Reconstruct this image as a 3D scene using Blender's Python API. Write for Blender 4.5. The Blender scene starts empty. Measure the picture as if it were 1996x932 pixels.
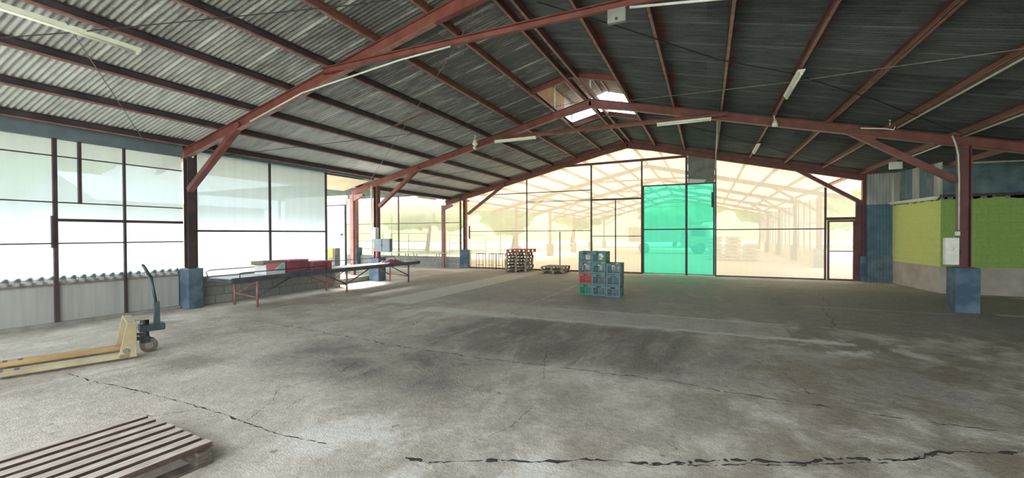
import bpy, math, random
from mathutils import Vector, Matrix, noise
random.seed(7)
SC = bpy.context.scene
COL = SC.collection
PI = math.pi

# ------------------------------------------------------------------ camera
YAW, PITCH, ROLL, FPX, HC = 0.4284, -0.0109, -0.0041, 830.34, 1.55
c, s = math.cos(YAW), math.sin(YAW)
ex = Vector((c, s, 0)); f0 = Vector((-s, c, 0)); Zv = Vector((0, 0, 1))
Fw = math.cos(PITCH) * f0 + math.sin(PITCH) * Zv
Ez = -math.sin(PITCH) * f0 + math.cos(PITCH) * Zv
Rv = math.cos(ROLL) * ex + math.sin(ROLL) * Ez
Uv = -math.sin(ROLL) * ex + math.cos(ROLL) * Ez
cd = bpy.data.cameras.new('camera')
cd.sensor_width = 36.0; cd.lens = FPX / 1996 * 36.0
cd.clip_start = 0.05; cd.clip_end = 1000
cam = bpy.data.objects.new('camera', cd); COL.objects.link(cam)
M = Matrix.Identity(4)
for i in range(3):
    M[i][0] = Rv[i]; M[i][1] = Uv[i]; M[i][2] = -Fw[i]
M[0][3], M[1][3], M[2][3] = 0, 0, HC
cam.matrix_world = M
SC.camera = cam

# ------------------------------------------------------------------ light
SC.view_settings.view_transform = 'Standard'
SC.view_settings.look = 'None'
SC.view_settings.gamma = 1.0
SC.view_settings.use_curve_mapping = False
SC.view_settings.exposure = 2.5
SC.cycles.use_denoising = True
SC.cycles.max_bounces = 10
SC.cycles.diffuse_bounces = 5
SC.cycles.transparent_max_bounces = 24
SC.cycles.transmission_bounces = 8
W = bpy.data.worlds.new('sky'); SC.world = W; W.use_nodes = True
wn, wl = W.node_tree.nodes, W.node_tree.links
wn.clear()
wo = wn.new('ShaderNodeOutputWorld'); wb = wn.new('ShaderNodeBackground')
wt = wn.new('ShaderNodeTexCoord'); wns = wn.new('ShaderNodeTexNoise'); wr = wn.new('ShaderNodeValToRGB')
wns.inputs['Scale'].default_value = 2.2; wns.inputs['Detail'].default_value = 6
wr.color_ramp.elements[0].position = 0.42; wr.color_ramp.elements[0].color = (0.78, 0.88, 1.0, 1)
wr.color_ramp.elements[1].position = 0.62; wr.color_ramp.elements[1].color = (1.0, 0.985, 0.96, 1)
wl.new(wt.outputs['Generated'], wns.inputs['Vector']); wl.new(wns.outputs['Fac'], wr.inputs['Fac'])
wl.new(wr.outputs['Color'], wb.inputs['Color']); wb.inputs['Strength'].default_value = 1.0
wl.new(wb.outputs['Background'], wo.inputs['Surface'])
sd = bpy.data.lights.new('sun', 'SUN'); sd.energy = 3.6; sd.angle = math.radians(25); sd.color = (1.0, 0.94, 0.84)
sun = bpy.data.objects.new('sun', sd); COL.objects.link(sun)
sun.rotation_euler = Vector((0.80, -0.30, -0.95)).to_track_quat('-Z', 'Y').to_euler()

# ------------------------------------------------------------------ builders
class MB:
    def __init__(self): self.v = []; self.f = []; self.sm = []
    def quad(self, *ps, smooth=False):
        b = len(self.v); self.v += [Vector(p) for p in ps]; self.f.append(tuple(range(b, b + len(ps)))); self.sm.append(smooth)
    def box(self, x0, x1, y0, y1, z0, z1):
        b = len(self.v)
        self.v += [Vector(p) for p in ((x0,y0,z0),(x1,y0,z0),(x1,y1,z0),(x0,y1,z0),(x0,y0,z1),(x1,y0,z1),(x1,y1,z1),(x0,y1,z1))]
        for f in ((0,3,2,1),(4,5,6,7),(0,1,5,4),(1,2,6,5),(2,3,7,6),(3,0,4,7)):
            self.f.append(tuple(b + i for i in f)); self.sm.append(False)
        return self
    def beam(self, p, q, w, h, up=(0, 0, 1), du=0.0, dw=0.0):
        """rectangular bar from p to q; w across, h along up; du shifts along up, dw shifts across"""
        p = Vector(p); q = Vector(q); d = (q - p).normalized(); up = Vector(up)
        sd_ = d.cross(up).normalized(); u = sd_.cross(d).normalized()
        o = u * du + sd_ * dw
        b = len(self.v)
        for e in (p, q):
            for a, k in ((-1,-1),(1,-1),(1,1),(-1,1)):
                self.v.append(e + o + sd_ * (a * w / 2) + u * (k * h / 2))
        for f in ((0,1,2,3),(7,6,5,4),(0,4,5,1),(1,5,6,2),(2,6,7,3),(3,7,4,0)):
            self.f.append(tuple(b + i for i in f)); self.sm.append(False)
        return self
    def tube(self, pts, r, n=8, caps=True):
        pts = [Vector(p) for p in pts]; b = len(self.v); m = len(pts); ref = None
        rr = r if isinstance(r, (list, tuple)) else [r] * m
        for i, p in enumerate(pts):
            d = (pts[min(i + 1, m - 1)] - pts[max(i - 1, 0)]).normalized()
            if ref is None: ref = Vector((0, 0, 1)) if abs(d.z) < 0.9 else Vector((1, 0, 0))
            a = d.cross(ref).normalized(); e = a.cross(d).normalized(); ref = e
            for k in range(n):
                t = 2 * PI * k / n; self.v.append(p + (a * math.cos(t) + e * math.sin(t)) * rr[i])
        for i in range(m - 1):
            for k in range(n):
                self.f.append((b + i*n + k, b + i*n + (k+1) % n, b + (i+1)*n + (k+1) % n, b + (i+1)*n + k)); self.sm.append(True)
        if caps:
            self.f.append(tuple(b + k for k in range(n))[::-1]); self.sm.append(False)
            self.f.append(tuple(b + (m-1)*n + k for k in range(n))); self.sm.append(False)
        return self
    def cyl(self, c0, c1, r, n=20): return self.tube([c0, c1], r, n)
    def ibeam(self, p, q, w, h, tf=0.012, tw=0.010):
        """top face on the line p-q, hangs down by h"""
        self.beam(p, q, w, tf, du=-tf/2); self.beam(p, q, tw, h - 2*tf, du=-h/2); self.beam(p, q, w, tf, du=-h + tf/2); return self
    def cchan(self, p, q, w, h, t=0.005, side=1):
        """C channel whose bottom is on the line p-q"""
        self.beam(p, q, t, h, du=h/2, dw=side*(w/2 - t/2)); self.beam(p, q, w, t, du=t/2); self.beam(p, q, w, t, du=h - t/2)
        self.beam(p, q, t, 0.018, du=0.009, dw=-side*(w/2 - t/2)); return self
    def prism(self, poly, axis, a0, a1):
        """poly of 2D points extruded along axis 0/1/2 from a0 to a1 (other two axes in order)"""
        n = len(poly); b = len(self.v)
        for a in (a0, a1):
            for p in poly:
                q = list(p); q.insert(axis, a); self.v.append(Vector(q))
        self.f.append(tuple(b + i for i in range(n))); self.f.append(tuple(b + n + i for i in range(n))[::-1])
        self.sm += [False, False]
        for i in range(n):
            j = (i + 1) % n; self.f.append((b + i, b + n + i, b + n + j, b + j)); self.sm.append(False)
        return self
    def xf(self, mat, start=0):
        for i in range(start, len(self.v)): self.v[i] = mat @ self.v[i]
        return self
    def build(self, name, mat, parent=None, world=False, bevel=0.0, label=None):
        off = Vector(parent.location) if (parent and world) else Vector((0, 0, 0))
        if parent and world and parent.parent: off += Vector(parent.parent.location)
        me = bpy.data.meshes.new(name)
        me.from_pydata([tuple(v - off) for v in self.v], [], self.f); me.validate()
        me.polygons.foreach_set('use_smooth', self.sm[:len(me.polygons)])
        me.materials.append(mat)
        import bmesh
        bm = bmesh.new(); bm.from_mesh(me); bmesh.ops.recalc_face_normals(bm, faces=bm.faces); bm.to_mesh(me); bm.free()
        o = bpy.data.objects.new(name, me); COL.objects.link(o)
        if parent: o.parent = parent
        if bevel:
            m = o.modifiers.new('bevel', 'BEVEL'); m.width = bevel; m.segments = 2; m.limit_method = 'ANGLE'
        if label: o['label'] = label
        return o

def thing(name, label, cat, loc=(0, 0, 0), rz=0.0, group=None, kind=None):
    o = bpy.data.objects.new(name, None); COL.objects.link(o); o.empty_display_size = 0.1
    o.location = loc; o.rotation_euler = (0, 0, rz)
    return tag(o, label, cat, group, kind)
def tag(o, label=None, cat=None, group=None, kind=None):
    if label: o['label'] = label
    if cat: o['category'] = cat
    if group: o['group'] = group
    if kind: o['kind'] = kind
    return o
def dup(root, loc, rz, label, group=None, mats=None):
    r = root.copy(); COL.objects.link(r); r.location = loc; r.rotation_euler = (0, 0, rz); r['label'] = label
    if group: r['group'] = group
    for ch in list(root.children):
        k = ch.copy(); COL.objects.link(k); k.parent = r
        if mats:
            k.data = ch.data.copy(); k.data.materials[0] = mats
        for g in ch.children:
            d = g.copy(); COL.objects.link(d); d.parent = k
    return r

# ------------------------------------------------------------------ materials
def mat(name, col, rough=0.7, metal=0.0, var=0.25, scale=3.0, col2=None, bump=0.0, bscale=40.0, stretch=(1, 1, 1), detail=5, lo=0.35, hi=0.68):
    m = bpy.data.materials.new(name); m.use_nodes = True
    n, l = m.node_tree.nodes, m.node_tree.links; b = n['Principled BSDF']
    b.inputs['Roughness'].default_value = rough; b.inputs['Metallic'].default_value = metal
    tc = n.new('ShaderNodeTexCoord'); mp = n.new('ShaderNodeMapping'); mp.inputs['Scale'].default_value = stretch
    ns = n.new('ShaderNodeTexNoise'); ns.inputs['Scale'].default_value = scale; ns.inputs['Detail'].default_value = detail
    rp = n.new('ShaderNodeValToRGB'); rp.color_ramp.elements[0].position = lo; rp.color_ramp.elements[1].position = hi
    if col2 is None: col2 = tuple(min(1, k * (1 + var)) for k in col); col = tuple(k * (1 - var) for k in col)
    rp.color_ramp.elements[0].color = (*col, 1); rp.color_ramp.elements[1].color = (*col2, 1)
    l.new(tc.outputs['Object'], mp.inputs['Vector']); l.new(mp.outputs['Vector'], ns.inputs['Vector'])
    l.new(ns.outputs['Fac'], rp.inputs['Fac']); l.new(rp.outputs['Color'], b.inputs['Base Color'])
    if bump:
        n2 = n.new('ShaderNodeTexNoise'); n2.inputs['Scale'].default_value = bscale; n2.inputs['Detail'].default_value = 4
        bp = n.new('ShaderNodeBump'); bp.inputs['Strength'].default_value = bump; bp.inputs['Distance'].default_value = 0.01
        l.new(mp.outputs['Vector'], n2.inputs['Vector']); l.new(n2.outputs['Fac'], bp.inputs['Height']); l.new(bp.outputs['Normal'], b.inputs['Normal'])
    return m

def film(name, tint, trans, glow_tint, streak=0.12):
    """thin plastic sheeting: part clear, part milky"""
    m = bpy.data.materials.new(name); m.use_nodes = True
    n, l = m.node_tree.nodes, m.node_tree.links; n.clear()
    out = n.new('ShaderNodeOutputMaterial'); tr = n.new('ShaderNodeBsdfTransparent'); tl = n.new('ShaderNodeBsdfTranslucent')
    df = n.new('ShaderNodeBsdfDiffuse'); m1 = n.new('ShaderNodeMixShader'); m2 = n.new('ShaderNodeMixShader')
    tr.inputs['Color'].default_value = (*tint, 1); tl.inputs['Color'].default_value = (*glow_tint, 1); df.inputs['Color'].default_value = (*glow_tint, 1)
    m1.inputs[0].default_value = 0.18
    l.new(tl.outputs[0], m1.inputs[1]); l.new(df.outputs[0], m1.inputs[2])
    tc = n.new('ShaderNodeTexCoord'); mp = n.new('ShaderNodeMapping'); mp.inputs['Scale'].default_value = (3.0, 3.0, 0.15)
    ns = n.new('ShaderNodeTexNoise'); ns.inputs['Scale'].default_value = 2.0; ns.inputs['Detail'].default_value = 3
    mr = n.new('ShaderNodeMapRange'); mr.inputs['From Min'].default_value = 0.3; mr.inputs['From Max'].default_value = 0.7
    mr.inputs['To Min'].default_value = 1 - trans - streak / 2; mr.inputs['To Max'].default_value = 1 - trans + streak / 2
    l.new(tc.outputs['Object'], mp.inputs['Vector']); l.new(mp.outputs['Vector'], ns.inputs['Vector']); l.new(ns.outputs['Fac'], mr.inputs['Value'])
    l.new(mr.outputs['Result'], m2.inputs[0]); l.new(tr.outputs[0], m2.inputs[1]); l.new(m1.outputs[0], m2.inputs[2])
    l.new(m2.outputs[0], out.inputs['Surface'])
    return m

def roof_mat(name, base, light, stain=True, west=False):
    """weathered corrugated sheet: each sheet a slightly different grey, red paint overspray beside the purlins"""
    m = bpy.data.materials.new(name); m.use_nodes = True
    n, l = m.node_tree.nodes, m.node_tree.links; b = n['Principled BSDF']
    b.inputs['Roughness'].default_value = 0.75; b.inputs['Metallic'].default_value = 0.0
    tc = n.new('ShaderNodeTexCoord'); sp = n.new('ShaderNodeSeparateXYZ'); l.new(tc.outputs['Object'], sp.inputs[0])
    def math_(op, a, bb=None):
        k = n.new('ShaderNodeMath'); k.operation = op
        for i, q in enumerate((a, bb)):
            if q is None: continue
            if isinstance(q, (int, float)): k.inputs[i].default_value = q
            else: l.new(q, k.inputs[i])
        return k.outputs[0]
    fy = math_('FLOOR', math_('DIVIDE', sp.outputs['Y'], 0.76)); fx = math_('FLOOR', math_('DIVIDE', sp.outputs['X'], 2.08))
    cb = n.new('ShaderNodeCombineXYZ'); l.new(fx, cb.inputs[0]); l.new(fy, cb.inputs[1])
    wn_ = n.new('ShaderNodeTexWhiteNoise'); l.new(cb.outputs[0], wn_.inputs['Vector'])
    mp = n.new('ShaderNodeMapping'); mp.inputs['Scale'].default_value = (0.8, 5.0, 1.0); l.new(tc.outputs['Object'], mp.inputs['Vector'])
    ns = n.new('ShaderNodeTexNoise'); ns.inputs['Scale'].default_value = 2.2; ns.inputs['Detail'].default_value = 8; ns.inputs['Roughness'].default_value = 0.65
    l.new(mp.outputs['Vector'], ns.inputs['Vector'])
    n3 = n.new('ShaderNodeTexNoise'); n3.inputs['Scale'].default_value = 70; n3.inputs['Detail'].default_value = 2; l.new(tc.outputs['Object'], n3.inputs['Vector'])
    v = math_('ADD', math_('MULTIPLY', ns.outputs['Fac'], 0.9), math_('MULTIPLY', math_('SUBTRACT', wn_.outputs['Value'], 0.5), 0.16))
    v = math_('ADD', v, math_('MULTIPLY', math_('SUBTRACT', n3.outputs['Fac'], 0.5), 0.45))
    # paler line where neighbouring sheets lap
    lap = math_('SUBTRACT', math_('DIVIDE', sp.outputs['Y'], 0.76), fy)
    lapm = math_('MULTIPLY', math_('LESS_THAN', lap, 0.10), math_('MULTIPLY', ns.outputs['Fac'], 0.42))
    v = math_('ADD', v, lapm)
    if west:   # sheets differ in tone; light fading from eave to ridge is painted in
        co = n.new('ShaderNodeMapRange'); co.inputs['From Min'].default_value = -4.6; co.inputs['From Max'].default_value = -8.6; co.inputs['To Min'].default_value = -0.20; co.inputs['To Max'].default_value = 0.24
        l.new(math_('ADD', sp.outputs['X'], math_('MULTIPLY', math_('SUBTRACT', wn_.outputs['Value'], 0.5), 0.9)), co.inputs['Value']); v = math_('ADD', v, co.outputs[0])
    rp = n.new('ShaderNodeValToRGB'); rp.color_ramp.elements[0].position = 0.25; rp.color_ramp.elements[1].position = 0.75
    rp.color_ramp.elements[0].color = (*base, 1); rp.color_ramp.elements[1].color = (*light, 1); l.new(v, rp.inputs['Fac'])
    last = rp.outputs['Color']
    if stain:
        px = math_('ABSOLUTE', math_('SUBTRACT', math_('FRACT', math_('DIVIDE', math_('ADD', sp.outputs['X'], 2.8284 - 0.09 + 0.523), 1.0459)), 0.5))
        big = n.new('ShaderNodeTexNoise'); big.inputs['Scale'].default_value = 1.1; l.new(tc.outputs['Object'], big.inputs['Vector'])
        rise = n.new('ShaderNodeMapRange'); rise.inputs['From Min'].default_value = 0.09; rise.inputs['From Max'].default_value = 0.01; l.new(px, rise.inputs['Value'])
        bm_ = n.new('ShaderNodeMapRange'); bm_.inputs['From Min'].default_value = 0.42; bm_.inputs['From Max'].default_value = 0.62; l.new(big.outputs['Fac'], bm_.inputs['Value'])
        fac = math_('MULTIPLY', math_('MULTIPLY', rise.outputs[0], bm_.outputs[0]), 0.75)
        mx = n.new('ShaderNodeMixRGB'); l.new(fac, mx.inputs[0]); l.new(last, mx.inputs[1]); mx.inputs[2].default_value = (0.17, 0.03, 0.025, 1); last = mx.outputs[0]
    l.new(last, b.inputs['Base Color'])
    bp = n.new('ShaderNodeBump'); bp.inputs['Strength'].default_value = 0.35; bp.inputs['Distance'].default_value = 0.006
    l.new(n3.outputs['Fac'], bp.inputs['Height']); l.new(bp.outputs['Normal'], b.inputs['Normal'])
    return m

def block_mat(name, c1, c2, mortar, bw=0.40, bh=0.20, ms=0.012, axis='x'):
    m = bpy.data.materials.new(name); m.use_nodes = True
    n, l = m.node_tree.nodes, m.node_tree.links; b = n['Principled BSDF']; b.inputs['Roughness'].default_value = 0.9
    tc = n.new('ShaderNodeTexCoord'); sp = n.new('ShaderNodeSeparateXYZ'); cb = n.new('ShaderNodeCombineXYZ')
    l.new(tc.outputs['Object'], sp.inputs[0]); l.new(sp.outputs['X' if axis == 'x' else 'Y'], cb.inputs[0]); l.new(sp.outputs['Z'], cb.inputs[1])
    br = n.new('ShaderNodeTexBrick'); br.inputs['Scale'].default_value = 1.0; br.inputs['Brick Width'].default_value = bw; br.inputs['Row Height'].default_value = bh
    br.inputs['Mortar Size'].default_value = ms; br.inputs['Color1'].default_value = (*c1, 1); br.inputs['Color2'].default_value = (*c2, 1); br.inputs['Mortar'].default_value = (*mortar, 1)
    l.new(cb.outputs[0], br.inputs['Vector'])
    ns = n.new('ShaderNodeTexNoise'); ns.inputs['Scale'].default_value = 14; ns.inputs['Detail'].default_value = 6; l.new(tc.outputs['Object'], ns.inputs['Vector'])
    mx = n.new('ShaderNodeMixRGB'); mx.blend_type = 'OVERLAY'; mx.inputs[0].default_value = 0.2
    l.new(br.outputs['Color'], mx.inputs[1]); l.new(ns.outputs['Fac'], mx.inputs[2]); l.new(mx.outputs[0], b.inputs['Base Color'])
    bp = n.new('ShaderNodeBump'); bp.inputs['Strength'].default_value = 0.5; bp.inputs['Distance'].default_value = 0.01; bp.invert = True
    l.new(br.outputs['Fac'], bp.inputs['Height']); l.new(bp.outputs['Normal'], b.inputs['Normal'])
    return m

def floor_mat():
    m = bpy.data.materials.new('worn_concrete'); m.use_nodes = True
    n, l = m.node_tree.nodes, m.node_tree.links; b = n['Principled BSDF']
    tc = n.new('ShaderNodeTexCoord'); sp = n.new('ShaderNodeSeparateXYZ')
    def N(scale, detail=6, rough=0.6, st=(1, 1, 1), dist=0.0):
        mp = n.new('ShaderNodeMapping'); mp.inputs['Scale'].default_value = st; l.new(tc.outputs['Object'], mp.inputs['Vector'])
        k = n.new('ShaderNodeTexNoise'); k.inputs['Scale'].default_value = scale; k.inputs['Detail'].default_value = detail
        k.inputs['Roughness'].default_value = rough; k.inputs['Distortion'].default_value = dist; l.new(mp.outputs['Vector'], k.inputs['Vector']); return k.outputs['Fac']
    def mth(op, a, bb=None, cc=None):
        k = n.new('ShaderNodeMath'); k.operation = op
        for i, q in enumerate((a, bb, cc)):
            if q is None: continue
            if isinstance(q, (int, float)): k.inputs[i].default_value = q
            else: l.new(q, k.inputs[i])
        return k.outputs[0]
    def mr(v, a, bb, c0=0.0, c1=1.0):
        k = n.new('ShaderNodeMapRange'); k.interpolation_type = 'SMOOTHSTEP'
        k.inputs['From Min'].default_value = a; k.inputs['From Max'].default_value = bb; k.inputs['To Min'].default_value = c0; k.inputs['To Max'].default_value = c1
        l.new(v, k.inputs['Value']); return k.outputs[0]
    def mix(fac, a, bb, mode='MIX'):
        k = n.new('ShaderNodeMixRGB'); k.blend_type = mode
        for i, q in enumerate((fac, a, bb)):
            if isinstance(q, (int, float)): k.inputs[i].default_value = q
            elif isinstance(q, tuple): k.inputs[i].default_value = (*q, 1)
            else: l.new(q, k.inputs[i])
        return k.outputs[0]
    # wobbled coordinates so that patch edges are ragged
    w1 = mth('MULTIPLY', mth('SUBTRACT', N(2.2, 6, 0.7), 0.5), 0.55)
    l.new(tc.outputs['Object'], sp.inputs[0])
    X = mth('ADD', sp.outputs['X'], w1); Y = mth('ADD', sp.outputs['Y'], mth('MULTIPLY', w1, -0.8))
    def box(x0, x1, y0, y1, e=0.12, XX=None, YY=None):
        XX = XX or X; YY = YY or Y
        a = mr(XX, x0 - e, x0 + e); bb = mr(XX, x1 + e, x1 - e); c0 = mr(YY, y0 - e, y0 + e); c1 = mr(YY, y1 + e, y1 - e)
        return mth('MULTIPLY', mth('MULTIPLY', a, bb), mth('MULTIPLY', c0, c1))
    big = N(0.42, 7, 0.62, dist=0.6); mid = N(1.7, 8, 0.65, (1, 0.8, 1), 0.4); fine = N(16, 6, 0.7); grit = N(80, 3, 0.6); streak = N(1.3, 7, 0.68, (1.8, 0.5, 1), 0.9)
    col = mix(mr(big, 0.36, 0.64), (0.34, 0.305, 0.25), (0.56, 0.52, 0.45))
    col = mix(mr(mid, 0.38, 0.70, 0.0, 0.75), col, (0.70, 0.665, 0.59))
    col = mix(mr(streak, 0.52, 0.74, 0.0, 0.5), col, (0.74, 0.70, 0.62))
    # brown oily wear to the right
    br = mth('MULTIPLY', mr(X, -2.5, 2.0), mr(mid, 0.62, 0.40, 0.0, 0.75)); col = mix(br, col, (0.24, 0.20, 0.145))
    # darker worn slabs further back
    dk = mth('MULTIPLY', box(-9.2, 6.0, 8.7, 16.2, 0.35), mr(mid, 0.75, 0.35, 0.45, 0.92)); col = mix(dk, col, (0.37, 0.355, 0.325))
    dk3 = mth('MULTIPLY', box(1.2, 6.5, 8.6, 14.2, 0.4), 0.55); col = mix(dk3, col, (0.27, 0.255, 0.225))
    # gravelly exposed aggregate
    gr = mth('MULTIPLY', box(-3.9, -0.2, 4.85, 7.2, 0.35), mr(streak, 0.35, 0.62, 0.25, 0.95)); 
    gr2 = mth('MULTIPLY', box(-5.0, -2.2, 3.4, 4.7, 0.4), mr(mid, 0.40, 0.62, 0.1, 0.9)); gr = mth('MAXIMUM', gr, gr2)
    gr3 = mth('MULTIPLY', box(-0.4, 2.4, 4.8, 6.4, 0.4), mr(mid, 0.45, 0.65, 0.0, 0.6)); gr = mth('MAXIMUM', gr, gr3)
    col = mix(gr, col, (0.225, 0.205, 0.18))
    Xs = mth('ADD', sp.outputs['X'], mth('MULTIPLY', w1, 0.12)); Ys = mth('ADD', sp.outputs['Y'], mth('MULTIPLY', w1, 0.12))
    # pale poured strips
    s1 = mth('MULTIPLY', box(-7.05, -6.02, 7.7, 16.2, 0.03, Xs, Ys), mr(fine, 0.25, 0.6, 0.7, 1.0)); col = mix(s1, col, (0.66, 0.64, 0.57))
    s2 = mth('MULTIPLY', box(-3.6, 1.15, 7.33, 8.45, 0.03, Xs, Ys), mr(mid, 0.3, 0.7, 0.4, 0.9)); col = mix(s2, col, (0.58, 0.565, 0.52))
    e1 = mth('MULTIPLY', box(-5.2, 1.9, 7.22, 7.40, 0.05), 0.8); col = mix(e1, col, (0.78, 0.77, 0.73))
    e2 = mth('MULTIPLY', box(-2.9, 1.2, 8.40, 8.52, 0.05), 0.6); col = mix(e2, col, (0.74, 0.73, 0.69))
    e3 = mth('MULTIPLY', box(-6.6, -3.6, 6.4, 7.5, 0.4), mr(streak, 0.42, 0.6, 0.1, 0.8)); col = mix(e3, col, (0.74, 0.72, 0.66))
    e4 = mth('MULTIPLY', box(1.2, 2.4, 6.7, 7.6, 0.2), mr(mid, 0.45, 0.62)); col = mix(e4, col, (0.82, 0.81, 0.78))
    e5 = mth('MULTIPLY', box(-3.6, -3.5, 7.4, 12.5, 0.05), 0.75); col = mix(e5, col, (0.55, 0.54, 0.5))
    e6 = mth('MULTIPLY', box(1.9, 4.3, 10.75, 10.85, 0.03, Xs, Ys), 0.8); col = mix(e6, col, (0.48, 0.46, 0.42))
    e7 = mth('MULTIPLY', box(-1.0, 0.1, 10.0, 10.06, 0.03, Xs, Ys), 0.8); col = mix(e7, col, (0.55, 0.50, 0.38))
    e8 = mth('MULTIPLY', box(-2.0, 1.0, 12.0, 14.0, 0.6), mr(streak, 0.5, 0.62)); col = mix(e8, col, (0.42, 0.39, 0.32))
    # pale rubbed edges of the near joint
    nj = mth('MULTIPLY', box(-3.6, -0.9, 2.05, 2.85, 0.25), mr(mid, 0.45, 0.62, 0.1, 0.85)); col = mix(nj, col, (0.74, 0.74, 0.70))
    wb_ = box(-9.6, 4.5, 16.2, 17.2, 0.2); col = mix(mth('MULTIPLY', wb_, 0.6), col, (0.58, 0.545, 0.47))
    spk = mr(N(48, 3, 0.7), 0.38, 0.62); col = mix(mth('MULTIPLY', gr, 0.55), col, mix(spk, (0.10, 0.09, 0.08), (0.42, 0.40, 0.36)))
    e9 = mth('MULTIPLY', box(4.95, 8.5, 10.9, 11.12, 0.03, Xs, Ys), 0.85); col = mix(e9, col, (0.62, 0.60, 0.56))
    e10 = mth('MULTIPLY', box(-5.4, -3.4, 7.1, 7.6, 0.12), mr(mid, 0.3, 0.6, 0.3, 0.9)); col = mix(e10, col, (0.74, 0.73, 0.69))
    wv = mr(N(2.6, 9, 0.78, dist=1.2), 0.60, 0.70, 0.0, 0.45); col = mix(wv, col, (0.20, 0.185, 0.165))
    wl2 = mr(N(3.3, 9, 0.8, (1, 0.7, 1), 1.5), 0.61, 0.70, 0.0, 0.4); col = mix(wl2, col, (0.76, 0.74, 0.69))
    # pits and grit
    pit = mr(N(9, 2, 0.5), 0.30, 0.24, 0.0, 0.55); col = mix(pit, col, (0.09, 0.085, 0.075))
    col = mix(0.45, col, grit, 'OVERLAY'); col = mix(0.5, col, fine, 'OVERLAY'); col = mix(0.35, col, N(5, 8, 0.75, dist=0.5), 'OVERLAY')
    l.new(col, b.inputs['Base Color']); b.inputs['Roughness'].default_value = 0.72
    rr = mr(mid, 0.35, 0.65, 0.62, 0.85); l.new(rr, b.inputs['Roughness'])
    h = mth('ADD', mth('MULTIPLY', fine, 0.5), mth('MULTIPLY', mth('MULTIPLY', grit, mth('ADD', mth('MULTIPLY', gr, 2.6), 0.35)), 0.7))
    h = mth('ADD', h, mth('MULTIPLY', mid, 1.2))
    bp = n.new('ShaderNodeBump'); bp.inputs['Strength'].default_value = 1.0; bp.inputs['Distance'].default_value = 0.02
    l.new(h, bp.inputs['Height']); l.new(bp.outputs['Normal'], b.inputs['Normal'])
    return m

MT = {}
MT['red'] = mat('red_oxide_paint', (0.13, 0.036, 0.033), 0.5, col2=(0.21, 0.068, 0.058), scale=4, bump=0.1)
MT['redl'] = mat('faded_red_paint', (0.27, 0.11, 0.10), 0.5, col2=(0.37, 0.18, 0.155), scale=5, bump=0.1)
MT['purlin'] = mat('purlin_red_paint', (0.15, 0.06, 0.052), 0.5, col2=(0.24, 0.105, 0.09), scale=3, stretch=(1, 0.4, 1))
MT['purlin_shade'] = mat('backlit_purlin_shade', (0.045, 0.035, 0.05), 0.6, col2=(0.085, 0.06, 0.075), scale=3)  # left slope purlins: their backlit shade painted in as a dark colour
MT['flange'] = mat('rubbed_pink_red_paint', (0.24, 0.12, 0.105), 0.55, col2=(0.38, 0.22, 0.19), scale=6)
MT['dark'] = mat('dark_painted_steel', (0.045, 0.035, 0.042), 0.55, col2=(0.085, 0.055, 0.06), scale=4)
MT['darkred'] = mat('dark_red_door_steel', (0.10, 0.03, 0.035), 0.5, col2=(0.16, 0.055, 0.055), scale=4)
MT['blue'] = mat('peeling_blue_paint', (0.06, 0.105, 0.155), 0.75, col2=(0.17, 0.235, 0.29), scale=3, bump=0.25, bscale=20, detail=8, lo=0.42, hi=0.72)
MT['bluec'] = mat('blue_corrugated_paint', (0.05, 0.12, 0.18), 0.6, col2=(0.10, 0.19, 0.27), scale=2.5, detail=7)
MT['bluegrey'] = mat('blue_grey_sheet', (0.07, 0.12, 0.16), 0.7, col2=(0.17, 0.23, 0.26), scale=3.5, detail=7)
MT['zinc'] = mat('pale_zinc_sheet', (0.30, 0.31, 0.31), 0.6, col2=(0.48, 0.49, 0.48), scale=3, detail=7, stretch=(1, 1, 0.3))
MT['white'] = mat('off_white_enamel', (0.70, 0.72, 0.64), 0.4, col2=(0.82, 0.84, 0.76), scale=8)
MT['tube'] = mat('white_glass_tube', (0.85, 0.87, 0.80), 0.25, var=0.03)
MT['conduit'] = mat('pale_conduit', (0.52, 0.54, 0.50), 0.5, col2=(0.66, 0.68, 0.63), scale=10)
MT['wire'] = mat('black_cable', (0.02, 0.02, 0.02), 0.6, var=0.1)
MT['rod'] = mat('grey_steel_rod', (0.16, 0.14, 0.13), 0.5, col2=(0.26, 0.24, 0.22), scale=9)
MT['block'] = block_mat('concrete_block_yz', (0.23, 0.235, 0.23), (0.30, 0.30, 0.29), (0.18, 0.18, 0.175), axis='y')
MT['blockx'] = block_mat('concrete_block_xz', (0.26, 0.27, 0.265), (0.34, 0.345, 0.335), (0.44, 0.44, 0.42), axis='x')
MT['flatgrey'] = mat('flat_grey_board', (0.36, 0.37, 0.36), 0.7, col2=(0.44, 0.45, 0.44), scale=2, stretch=(1, 6, 0.3))
MT['tan'] = mat('tan_canvas', (0.62, 0.42, 0.22), 0.8, col2=(0.72, 0.52, 0.30), scale=2)
MT['cap'] = mat('mortar_cap', (0.36, 0.36, 0.34), 0.9, col2=(0.5, 0.5, 0.47), scale=9, bump=0.4)
MT['lime'] = block_mat('lime_block_y_lit', (0.64, 0.70, 0.235), (0.66, 0.72, 0.245), (0.62, 0.68, 0.22), axis='y', ms=0.008)  # lime paint with the window light on the side face put in
MT['limex'] = block_mat('lime_block_x_shaded', (0.29, 0.43, 0.115), (0.31, 0.45, 0.125), (0.27, 0.405, 0.105), axis='x', ms=0.008)  # same lime paint, shade on the front face put into a darker green
MT['dado'] = mat('bare_grey_dado', (0.40, 0.355, 0.31), 0.9, col2=(0.54, 0.49, 0.43), scale=3, bump=0.3, detail=8)
MT['concrete'] = mat('concrete_plinth', (0.22, 0.22, 0.20), 0.9, col2=(0.34, 0.34, 0.31), scale=5, bump=0.3)
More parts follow.
